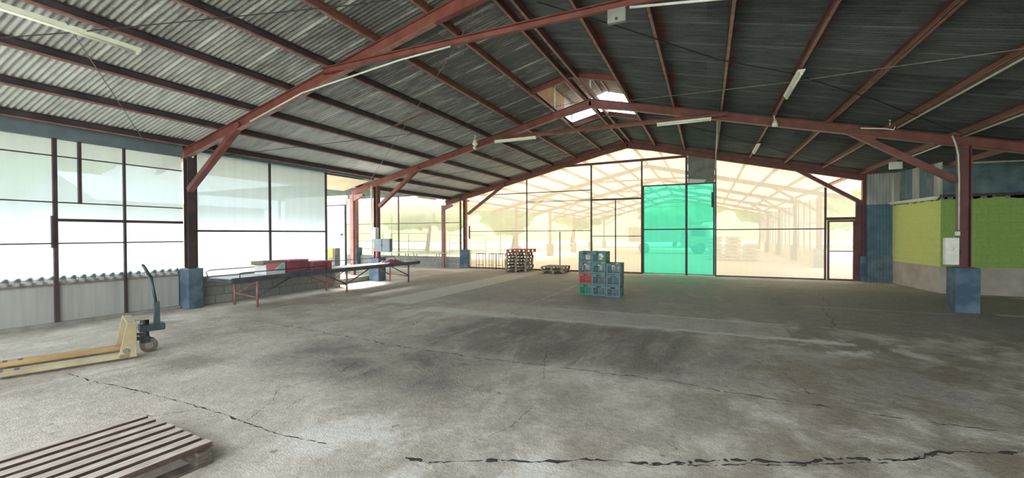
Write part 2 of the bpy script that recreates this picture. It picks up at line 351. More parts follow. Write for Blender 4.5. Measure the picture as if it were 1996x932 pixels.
MT['cream'] = mat('lit_soffit_cream', (0.66, 0.58, 0.42), 0.8, col2=(0.74, 0.68, 0.52), scale=2)
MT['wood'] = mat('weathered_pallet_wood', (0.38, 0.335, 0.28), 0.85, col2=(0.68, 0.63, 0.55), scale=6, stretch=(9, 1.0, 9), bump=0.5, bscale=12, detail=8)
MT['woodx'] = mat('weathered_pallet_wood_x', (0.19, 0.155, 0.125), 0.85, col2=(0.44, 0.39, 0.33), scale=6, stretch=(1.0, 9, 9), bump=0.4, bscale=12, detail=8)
MT['woodd'] = mat('shaded_under_pallet_wood', (0.055, 0.045, 0.038), 0.9, col2=(0.16, 0.135, 0.11), scale=6, stretch=(2, 2, 9), bump=0.4, bscale=12)  # same wood, shade beneath the deck put into a darker colour
MT['edge'] = mat('shade_painted_board_side', (0.065, 0.04, 0.034), 0.9, col2=(0.12, 0.08, 0.065), scale=12)  # shade on the camera-facing board sides put into the colour
MT['woodred'] = mat('pink_red_painted_wood', (0.40, 0.06, 0.08), 0.8, col2=(0.60, 0.20, 0.20), scale=7, stretch=(1, 6, 6), detail=7)
MT['yellow'] = mat('worn_yellow_paint', (0.33, 0.27, 0.16), 0.5, col2=(0.46, 0.39, 0.25), scale=4, detail=7)
MT['orange'] = mat('worn_orange_yellow_paint', (0.40, 0.24, 0.09), 0.5, col2=(0.52, 0.36, 0.17), scale=4, detail=7)
MT['teal'] = mat('dark_teal_machine_paint', (0.02, 0.038, 0.05), 0.45, col2=(0.04, 0.07, 0.085), scale=6)
MT['rubber'] = mat('dark_tyre', (0.10, 0.085, 0.07), 0.8, col2=(0.17, 0.15, 0.125), scale=9)
MT['black'] = mat('black_metal', (0.018, 0.018, 0.02), 0.5, col2=(0.04, 0.04, 0.042), scale=7)
MT['crate'] = mat('teal_grey_plastic', (0.07, 0.145, 0.16), 0.5, col2=(0.115, 0.205, 0.22), scale=5)
MT['crateg'] = mat('green_plastic', (0.02, 0.20, 0.12), 0.5, col2=(0.04, 0.27, 0.17), scale=5)
MT['crater'] = mat('red_plastic', (0.36, 0.055, 0.045), 0.5, col2=(0.46, 0.085, 0.07), scale=5)
MT['cratet'] = mat('sea_green_plastic', (0.06, 0.17, 0.155), 0.5, col2=(0.10, 0.23, 0.205), scale=5)
MT['slate'] = mat('slate_table_steel', (0.055, 0.06, 0.085), 0.5, col2=(0.10, 0.105, 0.14), scale=5)
MT['tabletop'] = mat('pale_table_top', (0.52, 0.52, 0.53), 0.45, col2=(0.68, 0.68, 0.68), scale=4)
MT['crimson'] = mat('crimson_plastic', (0.50, 0.10, 0.15), 0.45, col2=(0.62, 0.17, 0.21), scale=5)
MT['maroon'] = mat('maroon_plastic', (0.25, 0.075, 0.11), 0.5, col2=(0.36, 0.12, 0.16), scale=5)
MT['card'] = mat('brown_cardboard', (0.25, 0.19, 0.15), 0.9, col2=(0.33, 0.26, 0.20), scale=5)
MT['cardw'] = mat('white_carton', (0.72, 0.73, 0.74), 0.8, col2=(0.8, 0.8, 0.8), scale=5)
MT['pink'] = mat('pink_print', (0.75, 0.25, 0.28), 0.8, var=0.1)
MT['teal2'] = mat('teal_print', (0.35, 0.62, 0.60), 0.8, var=0.1)
MT['panel'] = mat('slate_enclosure_paint', (0.13, 0.17, 0.21), 0.45, col2=(0.17, 0.215, 0.26), scale=4)
MT['doorblue'] = mat('pale_blue_door_paint', (0.40, 0.58, 0.68), 0.5, col2=(0.46, 0.64, 0.73), scale=2)
MT['signy'] = mat('yellow_plate', (0.85, 0.60, 0.05), 0.5, var=0.04)
MT['galv'] = mat('galvanised_tube', (0.42, 0.43, 0.44), 0.4, metal=0.4, col2=(0.56, 0.57, 0.58), scale=8)
MT['grey'] = mat('dusty_grey_plastic', (0.15, 0.155, 0.15), 0.7, col2=(0.26, 0.265, 0.255), scale=3, detail=7)
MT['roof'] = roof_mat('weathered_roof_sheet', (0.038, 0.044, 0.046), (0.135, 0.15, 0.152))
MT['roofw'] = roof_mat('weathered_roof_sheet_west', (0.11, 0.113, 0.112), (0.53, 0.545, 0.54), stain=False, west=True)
MT['roofl'] = roof_mat('weathered_roof_sheet_pale', (0.30, 0.27, 0.22), (0.60, 0.54, 0.44), stain=False)
MT['roofc'] = mat('cream_board', (0.66, 0.52, 0.34), 0.8, col2=(0.78, 0.65, 0.46), scale=2, stretch=(0.5, 4, 1))
MT['filmL'] = film('milky_sheeting_cool', (0.43, 0.47, 0.495), 0.46, (0.58, 0.635, 0.665), 0.05)
MT['filmB'] = film('milky_sheeting_warm', (0.76, 0.77, 0.78), 0.56, (0.64, 0.645, 0.63), 0.04)
MT['roofh'] = film('glowing_hall_roof', (0.9, 0.8, 0.6), 0.02, (0.50, 0.41, 0.28), 0.02)  # hall roof made translucent so that its underside glows cream
MT['filmG'] = film('green_shade_sheeting', (0.36, 0.76, 0.70), 0.50, (0.20, 0.66, 0.62), 0.05)
MT['sheet'] = film('clear_roof_light', (0.95, 0.9, 0.8), 0.35, (0.9, 0.8, 0.65), 0.1)
MT['crack'] = mat('dark_crack', (0.05, 0.045, 0.04), 0.95, var=0.3, scale=30)
MT['grass'] = mat('bright_grass', (0.36, 0.45, 0.25), 0.95, col2=(0.54, 0.57, 0.44), scale=0.5, detail=8)
MT['leaf'] = mat('green_leaves', (0.24, 0.36, 0.14), 0.9, col2=(0.46, 0.60, 0.28), scale=2.5, detail=8)
MT['bark'] = mat('tree_bark', (0.12, 0.09, 0.06), 0.9)
MT['dirt'] = mat('pale_dirt', (0.60, 0.56, 0.46), 0.95, col2=(0.72, 0.68, 0.58), scale=0.8, detail=8)
MT['sack'] = mat('white_woven_sack', (0.55, 0.55, 0.52), 0.9, col2=(0.75, 0.75, 0.72), scale=6, bump=0.4)
MT['truck'] = mat('pale_truck_paint', (0.5, 0.52, 0.5), 0.4, var=0.08)

# ------------------------------------------------------------------ building geometry
XR, ZR, SL, SR, TL, TR = -2.8284, 5.1487, 1.0217, 1.0459, 0.2395, 0.2345
XLc, XRc = -10.2, 4.6
FY = [5.41, 11.23, 17.13]
XE, XW = 5.54, 9.6                       # right eave purlin, unseen light-blocking right wall
def zf(x):                                # top of rafters = underside of purlins
    if x < XR: return ZR - (XR - x) * TL
    if x <= XE: return ZR - (x - XR) * TR
    return ZR - (XE - XR) * TR - (x - XE) * 0.03
PH = 0.13                                 # purlin height
XO = -11.45                               # left roof edge

# floor slab and outside ground
f = MB(); f.box(-17.0, 12.0, -9.0, 17.2, -0.12, 0.0)
tag(f.build('floor', floor_mat()), kind='structure')
f = MB(); f.box(-17.0, 12.0, 17.2, 47.0, -0.12, -0.004)
tag(f.build('floor', MT['dirt']), kind='structure')
g = MB(); N_ = 60
for i in range(N_):
    for j in range(N_):
        def P(i, j):
            x = -150 + 300 * i / N_; y = -60 + 300 * j / N_
            return (x, y, -0.15 + (0 if (-30 < x < 20 and y < 60) else 0.4 * noise.noise(Vector((x * .05, y * .05, 0)))))
        g.quad(P(i, j), P(i+1, j), P(i+1, j+1), P(i, j+1), smooth=True)
tag(g.build('ground', MT['grass']), 'bright overexposed grass ground outside the shed', 'ground', kind='structure')

# corrugated roof skin
def corrug_y(mb, fx, y0, y1, x_list, pitch=0.0762, amp=0.012, n=6, lift=0.003):
    """corrugations repeat along y, ribs run down the slope (along x)"""
    m = int(round((y1 - y0) / pitch * n)); b = len(mb.v); k = len(x_list)
    for i in range(m + 1):
        y = y0 + (y1 - y0) * i / m; w = amp * math.cos(2 * PI * y / pitch)
        for x in x_list: mb.v.append(Vector((x, y, fx(x) + w + lift)))
    for i in range(m):
        for j in range(k - 1):
            mb.f.append((b + i*k + j, b + (i+1)*k + j, b + (i+1)*k + j + 1, b + i*k + j + 1)); mb.sm.append(True)
fr = lambda x: zf(x) + PH + 0.012
Y0R = -2.2
XM0, XM1, YM0, YM1 = XR - SL * 1.0, XR + SR * 1.0, 9.55, 13.0
r = MB()
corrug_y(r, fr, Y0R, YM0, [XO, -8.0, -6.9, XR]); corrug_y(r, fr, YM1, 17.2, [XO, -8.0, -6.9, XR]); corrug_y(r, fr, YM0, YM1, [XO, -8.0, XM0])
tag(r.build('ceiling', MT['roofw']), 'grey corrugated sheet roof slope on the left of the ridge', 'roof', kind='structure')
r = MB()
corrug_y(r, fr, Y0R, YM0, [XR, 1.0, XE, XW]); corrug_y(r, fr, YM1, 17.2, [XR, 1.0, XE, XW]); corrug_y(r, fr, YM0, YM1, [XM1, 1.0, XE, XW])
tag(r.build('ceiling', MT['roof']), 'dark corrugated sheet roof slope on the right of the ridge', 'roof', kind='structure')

# purlins
ordn = ['ridge', 'first', 'second', 'third', 'fourth', 'fifth', 'sixth', 'seventh', 'eighth']
def purlin(x, z, label, y0=Y0R, y1=17.2, side=1, grp='purlins under the roof sheets'):
    m = MB().beam((x, y0, z), (x, y1, z), 0.006, PH, du=PH/2, dw=side*0.027).beam((x, y0, z), (x, y1, z), 0.06, 0.006, du=PH - .003)
    t = thing('roof_purlin', label, 'purlin', (x, (y0 + y1) / 2, z), group=grp)
    m.build('web', MT['purlin' if (x > -5 or side > 0) else 'purlin_shade'], t, world=True)
    m = MB().beam((x, y0, z), (x, y1, z), 0.06, 0.006, du=0.003).beam((x, y0, z), (x, y1, z), 0.006, 0.02, du=0.010, dw=-side*0.027)
    m.build('bottom_flange', MT['flange'], t, world=True)
for k in range(1, 8):
    x = XR - SL * k
    purlin(x, zf(x), 'red steel roof purlin, %s down the left slope from the ridge' % ordn[k], side=-1)
x = XR - SL * 8; purlin(x, zf(x), 'outermost red purlin on the left overhang beyond the columns', side=-1)
for k in range(1, 8):
    x = XR + SR * k
    purlin(x, zf(x), 'red steel roof purlin, %s down the right slope from the ridge' % ordn[k], side=1)
purlin(XE, zf(XE), 'red eave purlin above the blue and grey sheets of the green room', side=1)
purlin(XR - 0.12, zf(XR - 0.12), 'left one of the two ridge purlins', side=-1)
purlin(XR + 0.12, zf(XR + 0.12), 'right one of the two ridge purlins', side=1)

# rafters, columns, braces, ties of the three steel frames
FN = ['nearest', 'middle', 'far gable']
for i, y in enumerate(FY):
    h = 0.19
    rt = thing('roof_rafter', 'red steel rafter on the left slope of the %s frame' % FN[i], 'rafter', (XR, y, zf(XR) - 0.2), group='left rafters')
    m = MB().ibeam((XR, y, zf(XR)), (-11.3, y, zf(-11.3)), 0.10, h); m.build('beam', MT['red'], rt, world=True)
    MB().beam((XR - .9, y, zf(XR - .9)), (-11.3, y, zf(-11.3)), 0.102, 0.006, du=-h - .003).build('bottom_flange', MT['flange'], rt, world=True)
    m = MB().prism([(XR, zf(XR) - h - 0.012), (XR - 0.9, zf(XR - 0.9) - h + 0.002), (XR - 0.9, zf(XR - 0.9) - h - 0.012), (XR, zf(XR) - h - 0.05)], 1, y - 0.05, y + 0.05)
    m.build('ridge_gusset', MT['red'], rt, world=True)
    rt = thing('roof_rafter', 'red steel rafter on the right slope of the %s frame' % FN[i], 'rafter', (XR, y, zf(XR) - 0.2), group='right rafters')
    m = MB().ibeam((XR, y, zf(XR)), (XE + 0.05, y, zf(XE + 0.05)), 0.10, h)
    if i < 2: m.ibeam((XE + 0.05, y, zf(XE + 0.05)), (XW, y, zf(XW)), 0.10, h)
    m.build('beam', MT['red'], rt, world=True)
    MB().beam((XR + .9, y, zf(XR + .9)), (XE, y, zf(XE)), 0.102, 0.006, du=-h - .003).build('bottom_flange', MT['flange'], rt, world=True)
    m = MB().prism([(XR, zf(XR) - h - 0.012), (XR + 0.9, zf(XR + 0.9) - h + 0.002), (XR + 0.9, zf(XR + 0.9) - h - 0.012), (XR, zf(XR) - h - 0.05)], 1, y - 0.05, y + 0.05)
    m.build('ridge_gusset', MT['red'], rt, world=True)

def steel_col(x, y, label, w=0.15, d=0.16, ztop=None, pl=(0.36, 0.36, 0.86), mcol='red', mpl='blue', plofs=(0, 0), grp=None):
    t = thing('steel_column', label, 'column', (x, y, 0), group=grp)
    zt = (ztop or zf(x) - 0.19)
    m = MB(); m.box(-w/2, -w/2 + 0.012, -d/2, d/2, pl[2], zt); m.box(w/2 - 0.012, w/2, -d/2, d/2, pl[2], zt); m.box(-w/2 + 0.012, w/2 - 0.012, -0.006, 0.006, pl[2], zt)
    m.box(-w/2 - 0.03, w/2 + 0.03, -d/2 - 0.03, d/2 + 0.03, pl[2], pl[2] + 0.012)
    m.build('shaft', MT[mcol], t)
    m = MB(); a, b, z = pl; m.box(-a/2 + plofs[0], a/2 + plofs[0], -b/2 + plofs[1], b/2 + plofs[1], 0, z)
    m.build('plinth', MT[mpl], t, bevel=0.012)
    return t
c1 = steel_col(-10.08, 5.45, 'steel column on a blue plinth beside the pallet truck', mcol='dark', pl=(0.62, 0.30, 0.85), plofs=(-0.12, 0))
c2 = steel_col(-10.17, 11.25, 'steel column with the grey electrical box behind the long table', mcol='darkred', pl=(0.42, 0.36, 0.78))
c3 = steel_col(-10.19, 17.10, 'corner column on a pale blue plinth left of the far sheeting wall', mcol='red', pl=(0.42, 0.34, 0.85))
c4 = steel_col(4.55, 11.20, 'dark red column on a blue plinth in front of the lime green wall', mcol='darkred', pl=(0.36, 0.36, 0.87), w=0.17)
c5 = steel_col(4.62, 17.08, 'dark red column between the small door and the blue corrugated sheets', mcol='darkred', pl=(0.30, 0.30, 0.80), w=0.2)

def knee(p, q, y, label, w=0.09, h=0.11):
    m = MB().beam((p[0], y, p[1]), (q[0], y, q[1]), w, h); m.beam((p[0], y, p[1]), (q[0], y, q[1]), w + 0.03, 0.01, du=-h/2)
    tag(m.build('knee_brace', MT['red']), label, 'brace', 'knee braces')
knee((-10.02, 2.52), (-8.30, 3.74), 5.41, 'slanting red knee brace on the column beside the pallet truck')
knee((-10.05, 2.52), (-8.40, 3.70), 11.23, 'slanting red knee brace above the grey electrical box')
knee((-10.05, 2.50), (-8.15, 3.78), 17.10, 'slanting red knee brace at the left end of the far gable')
knee((4.47, 2.56), (2.72, 3.72), 11.23, 'slanting dark red knee brace on the right middle column')
knee((4.55, 2.50), (2.70, 3.74), 17.08, 'slanting dark red knee brace above the small door')
for i, (y, x0, x1, lab) in enumerate([(5.41, -6.0, 0.45, 'nearest'), (11.23, -5.95, 0.45, 'second')]):
    m = MB(); z = 4.36 if i == 0 else 4.34
    m.beam((x0, y - 0.06, z), (x1, y - 0.06, z), 0.012, 0.09); m.beam((x0, y - 0.085, z - 0.045), (x1, y - 0.085, z - 0.045), 0.06, 0.01); m.beam((x0, y - 0.085, z + 0.045), (x1, y - 0.085, z + 0.045), 0.06, 0.01)
    tag(m.build('collar_tie', MT['red']), 'horizontal red steel tie across the %s roof frame' % lab, 'beam', 'collar ties')

# lean-to posts on the left
def lean_post(x, y, z0, z1, label, mcol='redl'):
    t = thing('lean_to_post', label, 'post', (x, y, z0), group='outer red posts')
    m = MB().box(-0.075, 0.075, -0.06, 0.06, 0, z1 - z0); m.build('shaft', MT[mcol], t, bevel=0.005)
    m = MB().prism([(0, z1 - z0 - 0.22), (0.08, z1 - z0 - 0.22), (0.5, z1 - z0 - 0.06), (0.5, z1 - z0 + 0.02), (0, z1 - z0)], 1, -0.05, 0.05)
    m.build('bracket', MT[mcol], t)
lean_post(-11.24, 11.23, 0.16, 2.95, 'pale red outer post standing on the raised kerb')
lean_post(-11.33, 17.0, 0.0, 2.93, 'red outer post at the corner of the low block wall')
t = thing('outdoor_post', 'red post on a bright blue plinth, seen between the door and column', 'post', (-16.8, 17.0, 0))
MB().box(-0.10, 0.10, -0.10, 0.10, 0.9, 4.2).build('shaft', MT['redl'], t, bevel=0.005)
MB().box(-0.24, 0.24, -0.2, 0.2, 0, 0.9).build('plinth', MT['blue'], t, bevel=0.01)
tag(MB().box(-11.9, -10.45, 9.3, 11.9, 0.0, 0.16).build('kerb', MT['concrete'], bevel=0.02), 'low raised concrete kerb under the outer red post', 'kerb')

# ------------------------------------------------------------------ left wall, near bay
XL = -10.2
w = thing('window_1', None, None, (XL, 3.0, 0), kind='structure')
def V(name, mbx, m, p): return mbx.build(name, MT[m], p, world=True)
YB0 = -3.0
MB().box(XL - 0.004, XL + 0.0, YB0, 5.36, 0.80, 3.32).build('film', MT['filmL'], w, world=True)
for (y, z0, z1, ww) in ((3.40, 0.0, 3.23, 0.055), (4.36, 0.0, 3.23, 0.035), (3.72, 2.14, 3.23, 0.045), (0.9, 0, 3.23, 0.05), (-1.2, 0, 3.23, 0.05)):
    V('stud', MB().box(XL + 0.002, XL + 0.05, y - ww/2, y + ww/2, z0, z1), 'dark', w)
V('stud', MB().box(XL + 0.01, XL + 0.06, 3.345, 3.385, 1.35, 1.90), 'dark', w)
for (z, h, y0) in ((2.93, 0.018, YB0), (2.135, 0.02, YB0), (1.83, 0.05, 3.40), (1.425, 0.022, YB0)):
    V('rail', MB().box(XL + 0.002, XL + 0.04, y0, 5.36, z - h/2, z + h/2), 'dark', w)
V('head_plate', MB().box(XL - 0.02, XL + 0.05, YB0, 5.36, 3.22, 3.46), 'panel', w)  # glare over the plate put into its paler blue-grey
cw = thing('wall_left', None, None, (XL, 3.0, 0), kind='structure')
m = MB(); n = int(8.4 / 0.135 * 8); b0 = 0
for i in range(n + 1):
    y = YB0 + (5.30 - YB0) * i / n; ph = math.cos(2 * PI * y / 0.135); ph = max(-0.7, min(0.7, ph)) / 0.7
    for z in (0.0, 0.87): m.v.append(Vector((XL - 0.03 + 0.02 * ph, y, z)))
for i in range(n): m.f.append((2*i, 2*i + 2, 2*i + 3, 2*i + 1)); m.sm.append(True)
V('corrugated_sheet', m, 'zinc', cw).modifiers.new('s', 'SOLIDIFY').thickness = 0.02
V('rail', MB().box(XL + 0.0, XL + 0.03, YB0, 5.3, 0.70, 0.735), 'rod', cw)
V('flat_sheet', MB().box(XL - 0.005, XL + 0.004, YB0, 5.28, 0.02, 0.70), 'flatgrey', cw)
V('base_kerb', MB().box(XL - 0.10, XL + 0.06, YB0, 5.28, 0.0, 0.07), 'concrete', cw)

m = MB(); m.prism([(-11.42, zf(-11.42) - .02), (-10.26, zf(-10.26) - .02), (-10.26, zf(-10.26) - .005), (-11.42, zf(-11.42) - .005)], 1, YB0, 11.0)
tag(m.build('trim_added_soffit', MT['cream']), kind='structure')  # cream board added to make the overhang's underside look brightly lit
# left wall, second bay
w = thing('window_2', None, None, (XL, 7.4, 0), kind='structure')
MB().box(XL - 0.004, XL, 5.60, 9.13, 0.64, 3.40).build('film', MT['filmL'], w, world=True)
for (y, ww) in ((5.62, 0.04), (7.36, 0.045), (9.13, 0.05)): V('stud', MB().box(XL + 0.002, XL + 0.045, y - ww/2, y + ww/2, 0.64, 3.42), 'dark', w)
V('rail', MB().box(XL + 0.002, XL + 0.04, 5.6, 9.13, 1.635, 1.675), 'dark', w)
V('head_plate', MB().box(XL - 0.02, XL + 0.05, 5.5, 11.1, 3.39, 3.47), 'panel', w)
bw = thing('wall_left', None, None, (XL, 7.4, 0), kind='structure')
V('block_course', MB().box(XL - 0.14, XL + 0.03, 5.62, 9.5, 0, 0.60), 'block', bw)
V('cap', MB().box(XL - 0.15, XL + 0.04, 5.62, 9.2, 0.60, 0.64), 'cap', bw)
pp = thing('gate_pillar', 'short concrete pillar with a yellow plate at the block wall end', 'pillar', (XL, 9.43, 0))
MB().box(-0.15, 0.15, -0.1, 0.1, 0, 1.16).build('pillar_body', MT['concrete'], pp, bevel=0.01)
MB().box(-0.10, 0.075, -0.118, -0.10, 0.88, 1.15).build('plate', MT['signy'], pp, label='yellow plate')

# ------------------------------------------------------------------ far gable wall of sheeting
YG = 17.13
w = thing('window_3', None, None, (-6, YG, 0), kind='structure')
def zt(x): return zf(x) - 0.10
def panel(mb, x0, x1, z0, top=None, mid=None):
    top = top or zt
    xs = [x0] + ([mid] if mid else []) + [x1]
    poly = [(x0, z0), (x1, z0)] + [(x, top(x)) for x in reversed(xs)]
    mb.prism(poly, 1, YG, YG + 0.004)
m = MB(); panel(m, -9.98, -7.1, 0.04); panel(m, -7.1, -4.26, 0.04); panel(m, -4.26, -2.28, 0.04, mid=XR); panel(m, -2.28, -0.68, 3.40)
m.build('film', MT['filmB'], w, world=True)
brace_z = lambda x: min(zt(x), 2.50 + (4.55 - x) * (3.74 - 2.50) / (4.55 - 2.70))
w2 = thing('window_4', None, None, (2, YG, 0), kind='structure')
m = MB(); panel(m, 0.30, 3.57, 0.04, top=brace_z, mid=2.62); panel(m, 3.57, 4.50, 2.04, top=brace_z); m.build('film', MT['filmB'], w2, world=True)
def vs(x, z0, z1, p, ww=0.045, m='dark', dy=0.0): V('stud', MB().box(x - ww/2, x + ww/2, YG - 0.05 - dy, YG - 0.002, z0, z1), m, p)
def hr(x0, x1, z, p, h=0.03, m='dark'): V('rail', MB().box(x0, x1, YG - 0.04, YG - 0.002, z - h/2, z + h/2), m, p)
vs(-7.10, 0, zf(-7.1) - .18, w, 0.04); vs(-4.26, 0, 4.36, w, 0.06); vs(-5.60, 0.04, 1.66, w, 0.03); vs(-3.29, 0.04, 2.90, w, 0.04); vs(-2.28, 0, 4.36, w, 0.06)
hr(-9.98, -4.26, 1.69, w, 0.028); hr(-8.7, -4.26, 3.34, w, 0.035); hr(-7.1, -4.26, 2.93, w, 0.02); hr(-7.1, -4.26, 2.97, w, 0.012)
hr(-4.26, -2.28, 2.93, w, 0.07); hr(-4.26, -2.28, 1.46, w, 0.03); hr(-9.98, -2.28, 0.03, w, 0.06, 'darkred')
V('top_rail', MB().beam((-5.75, YG - 0.04, 4.37), (-0.66, YG - 0.04, 4.42), 0.06, 0.09), 'darkred', w)
hr(0.30, 3.57, 1.69, w2, 0.035); hr(0.3, 3.57, 0.02, w2, 0.04); vs(0.30, 0, zf(0.3) - .18, w2, 0.05); vs(3.57, 0, 3.05, w2, 0.06, 'darkred')
hr(3.57, 4.50, 2.02, w2, 0.09, 'darkred')
# tall green sheeting doors
d = thing('door_1', None, None, (-1.2, YG, 0), kind='structure')
m = MB(); m.prism([(-2.26, 0.03), (-0.70, 0.03), (-0.70, 3.38), (-2.26, 3.38)], 1, YG, YG + 0.004); m.prism([(-0.66, 0.03), (0.28, 0.03), (0.28, 3.40), (-0.66, 3.40)], 1, YG, YG + 0.004)
m.build('green_film', MT['filmG'], d, world=True)
vs(-2.22, 0.02, 3.40, d, 0.05); vs(-0.68, 0, 4.40, d, 0.08); vs(0.24, 0.02, 3.40, d, 0.05)
hr(-2.26, 0.28, 1.715, d, 0.045); hr(-2.26, 0.28, 3.39, d, 0.05); hr(-2.26, 0.28, 0.03, d, 0.03)
V('latch', MB().box(0.16, 0.22, YG - 0.09, YG - 0.05, 2.50, 3.05), 'dark', d)
gp = thing('grey_panel', 'dusty grey sheet closing the gap above the green doors', 'panel', (-0.2, YG, 3.42))
m = MB(); m.prism([(-0.63, 3.42), (0.27, 3.42), (0.27, zf(.27) - .19), (-0.63, zf(-.63) - .19)], 1, YG - 0.02, YG); m.build('sheet', MT['grey'], gp, world=True)
m = MB(); m.prism([(-0.6, 3.42), (-0.1, 3.42), (0.0, 3.52), (-0.35, 3.55), (-0.58, 3.58)], 1, YG - 0.04, YG - 0.022); m.build('torn_flap', MT['cardw'], gp, world=True, label='white torn flap')
# small door
d2 = thing('door_2', None, None, (4.0, YG, 0), kind='structure')
V('door_frame', MB().box(3.62, 3.68, YG - 0.05, YG - 0.001, 0, 1.97).box(4.31, 4.37, YG - 0.05, YG - 0.001, 0, 1.97).box(3.68, 4.31, YG - 0.05, YG - 0.001, 1.91, 1.97).box(3.68, 4.31, YG - 0.05, YG - 0.001, 0, 0.05), 'darkred', d2)
V('rail', MB().box(3.68, 4.31, YG - 0.04, YG - 0.001, 0.94, 0.97), 'dark', d2)
m = MB(); m.box(3.68, 4.31, YG, YG + 0.004, 0.05, 1.91); m.build('film', MT['filmB'], d2, world=True)
V('jamb', MB().box(4.37, 4.53, YG - 0.06, YG - 0.0, 0, 2.56), 'darkred', d2)

# ------------------------------------------------------------------ lean-to screen on the far left
w = thing('window_5', None, None, (-13.5, YG, 0), kind='structure')
m = MB(); m.box(-20.0, -10.42, YG + 0.02, YG + 0.024, 0.50, 3.5); m.build('film', MT['filmB'], w, world=True)
V('stud', MB().box(-14.12, -14.06, YG - 0.02, YG + 0.018, 0.5, 3.5), 'darkred', w); V('rail', MB().box(-20.0, -10.42, YG - 0.01, YG + 0.018, 2.10, 2.13), 'dark', w)
V('stud', MB().box(-10.50, -10.42, YG - 0.03, YG + 0.018, 0.5, 3.3), 'dark', w); V('rail', MB().box(-20.0, -10.42, YG - 0.02, YG + 0.018, 3.46, 3.5), 'dark', w)
tag(MB().box(-20.0, -10.42, YG - 0.07, YG + 0.07, 0, 0.50).build('wall_back', MT['blockx']), kind='structure')

# plain wall with the pale blue door beyond the opening
wd = thing('wall_side', None, None, (-13.5, 11.65, 0), kind='structure')
V('board', MB().box(-15.2, -12.86, 11.62, 11.72, 0, 3.0).box(-12.86, -11.96, 11.62, 11.72, 2.66, 3.0), 'cream', wd)
dd = thing('door_3', None, None, (-12.4, 11.6, 0), kind='structure')
V('leaf', MB().box(-12.84, -12.0, 11.58, 11.62, 0.02, 2.62), 'doorblue', dd); V('door_frame', MB().box(-11.99, -11.95, 11.57, 11.64, 0, 2.66).box(-12.84, -11.99, 11.57, 11.64, 2.62, 2.66), 'dark', dd)
h_ = MB().cyl((-12.11, 11.58, 1.57), (-12.11, 11.53, 1.57), 0.035, 14).build('door_knob', MT['black'], dd, world=True)

# ------------------------------------------------------------------ right side
wr_ = thing('wall_right', None, None, (5.3, 15.6, 0), kind='structure')
GX0, GX1, GY0, GY1 = 5.22, 5.42, 14.40, 16.82
m = MB(); m.quad((GX0, GY1, .68), (GX1, GY0, .68), (GX1, GY0, 2.42), (GX0, GY1, 2.42)); 
m.quad((GX1 + .15, GY0 + .02, .68), (GX0 + .15, GY1, .68), (GX0 + .15, GY1, 2.42), (GX1 + .15, GY0 + .02, 2.42)); m.quad((GX0, GY1, 2.42), (GX1, GY0, 2.42), (GX1 + .15, GY0 + .02, 2.42), (GX0 + .15, GY1, 2.42))
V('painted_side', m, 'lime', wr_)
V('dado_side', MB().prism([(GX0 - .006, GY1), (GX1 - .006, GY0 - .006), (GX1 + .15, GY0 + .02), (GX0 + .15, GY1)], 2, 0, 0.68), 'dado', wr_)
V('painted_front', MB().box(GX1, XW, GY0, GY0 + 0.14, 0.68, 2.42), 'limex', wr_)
V('dado_front', MB().box(GX1 - .004, XW, GY0 - 0.006, GY0 + 0.14, 0, 0.68), 'dado', wr_)
tag(MB().box(XW, XW + 0.15, -6.0, GY0, 0, 3.2).build('wall_right', MT['limex']), kind='structure')  # unseen wall added to keep sky light out from the right
def corr_wall(p, q, z0, z1, pitch=0.0762, amp=0.010, n=6, off=0.0):
    m = MB(); p = Vector(p); q = Vector(q); L = (q - p).length; d = (q - p) / L; nn = Vector((d.y, -d.x)); k = max(2, int(L / pitch * n))
    for i in range(k + 1):
        a = L * i / k; o = p + d * a + nn * (amp * math.cos(2 * PI * a / pitch) + off)
        m.v.append(Vector((o.x, o.y, z0))); m.v.append(Vector((o.x, o.y, z1)))
    for i in range(k): m.f.append((2*i, 2*i + 2, 2*i + 3, 2*i + 1)); m.sm.append(True)
    return m
bs = thing('corrugated_panel', 'tall blue corrugated sheet between the small door and the green wall', 'panel', (4.95, 16.86, 0))
corr_wall((4.60, 16.91), (5.24, 16.84), 0.80, 2.44).build('upper_sheet', MT['bluec'], bs, world=True)
corr_wall((4.60, 16.89), (5.24, 16.82), 0.0, 0.86, off=0.01).build('lower_sheet', MT['bluegrey'], bs, world=True)
bs = thing('corrugated_panel', 'short grey corrugated sheet between the roof and the blue sheet', 'panel', (4.95, 16.86, 2.4))
corr_wall((4.60, 16.93), (5.26, 16.84), 2.42, 3.40, amp=0.014).build('sheet', MT['zinc'], bs, world=True)
bs = thing('striped_panel', 'blue and grey sheets filling the gap above the yellow-green side wall', 'panel', (5.4, 15.6, 2.44))
N5 = 7; cols5 = ['zinc', 'bluegrey', 'bluec', 'zinc', 'bluec', 'bluegrey', 'zinc']
for i in range(N5):
    a0, a1 = i / N5, (i + 1) / N5
    p = (GX0 + .03 + (GX1 - GX0) * a0, GY1 + (GY0 - GY1) * a0); q = (GX0 + .03 + (GX1 - GX0) * a1, GY1 + (GY0 - GY1) * a1)
    corr_wall(p, q, 2.41, 3.38, pitch=0.15, amp=0.006).build('sheet', MT[cols5[i]], bs, world=True)
fp = thing('upper_panel', 'flat blue-grey sheet above the lime green front wall', 'panel', (7, GY0 + .03, 2.44))
V('sheet', MB().box(GX1 + .02, XW, GY0 + 0.03, GY0 + 0.05, 2.50, 3.26), 'bluegrey', fp)
V('bottom_batten', MB().box(GX1 - .0, XW, GY0 + 0.02, GY0 + 0.06, 2.42, 2.52), 'dark', fp)
rm = random.Random(2); m = MB()
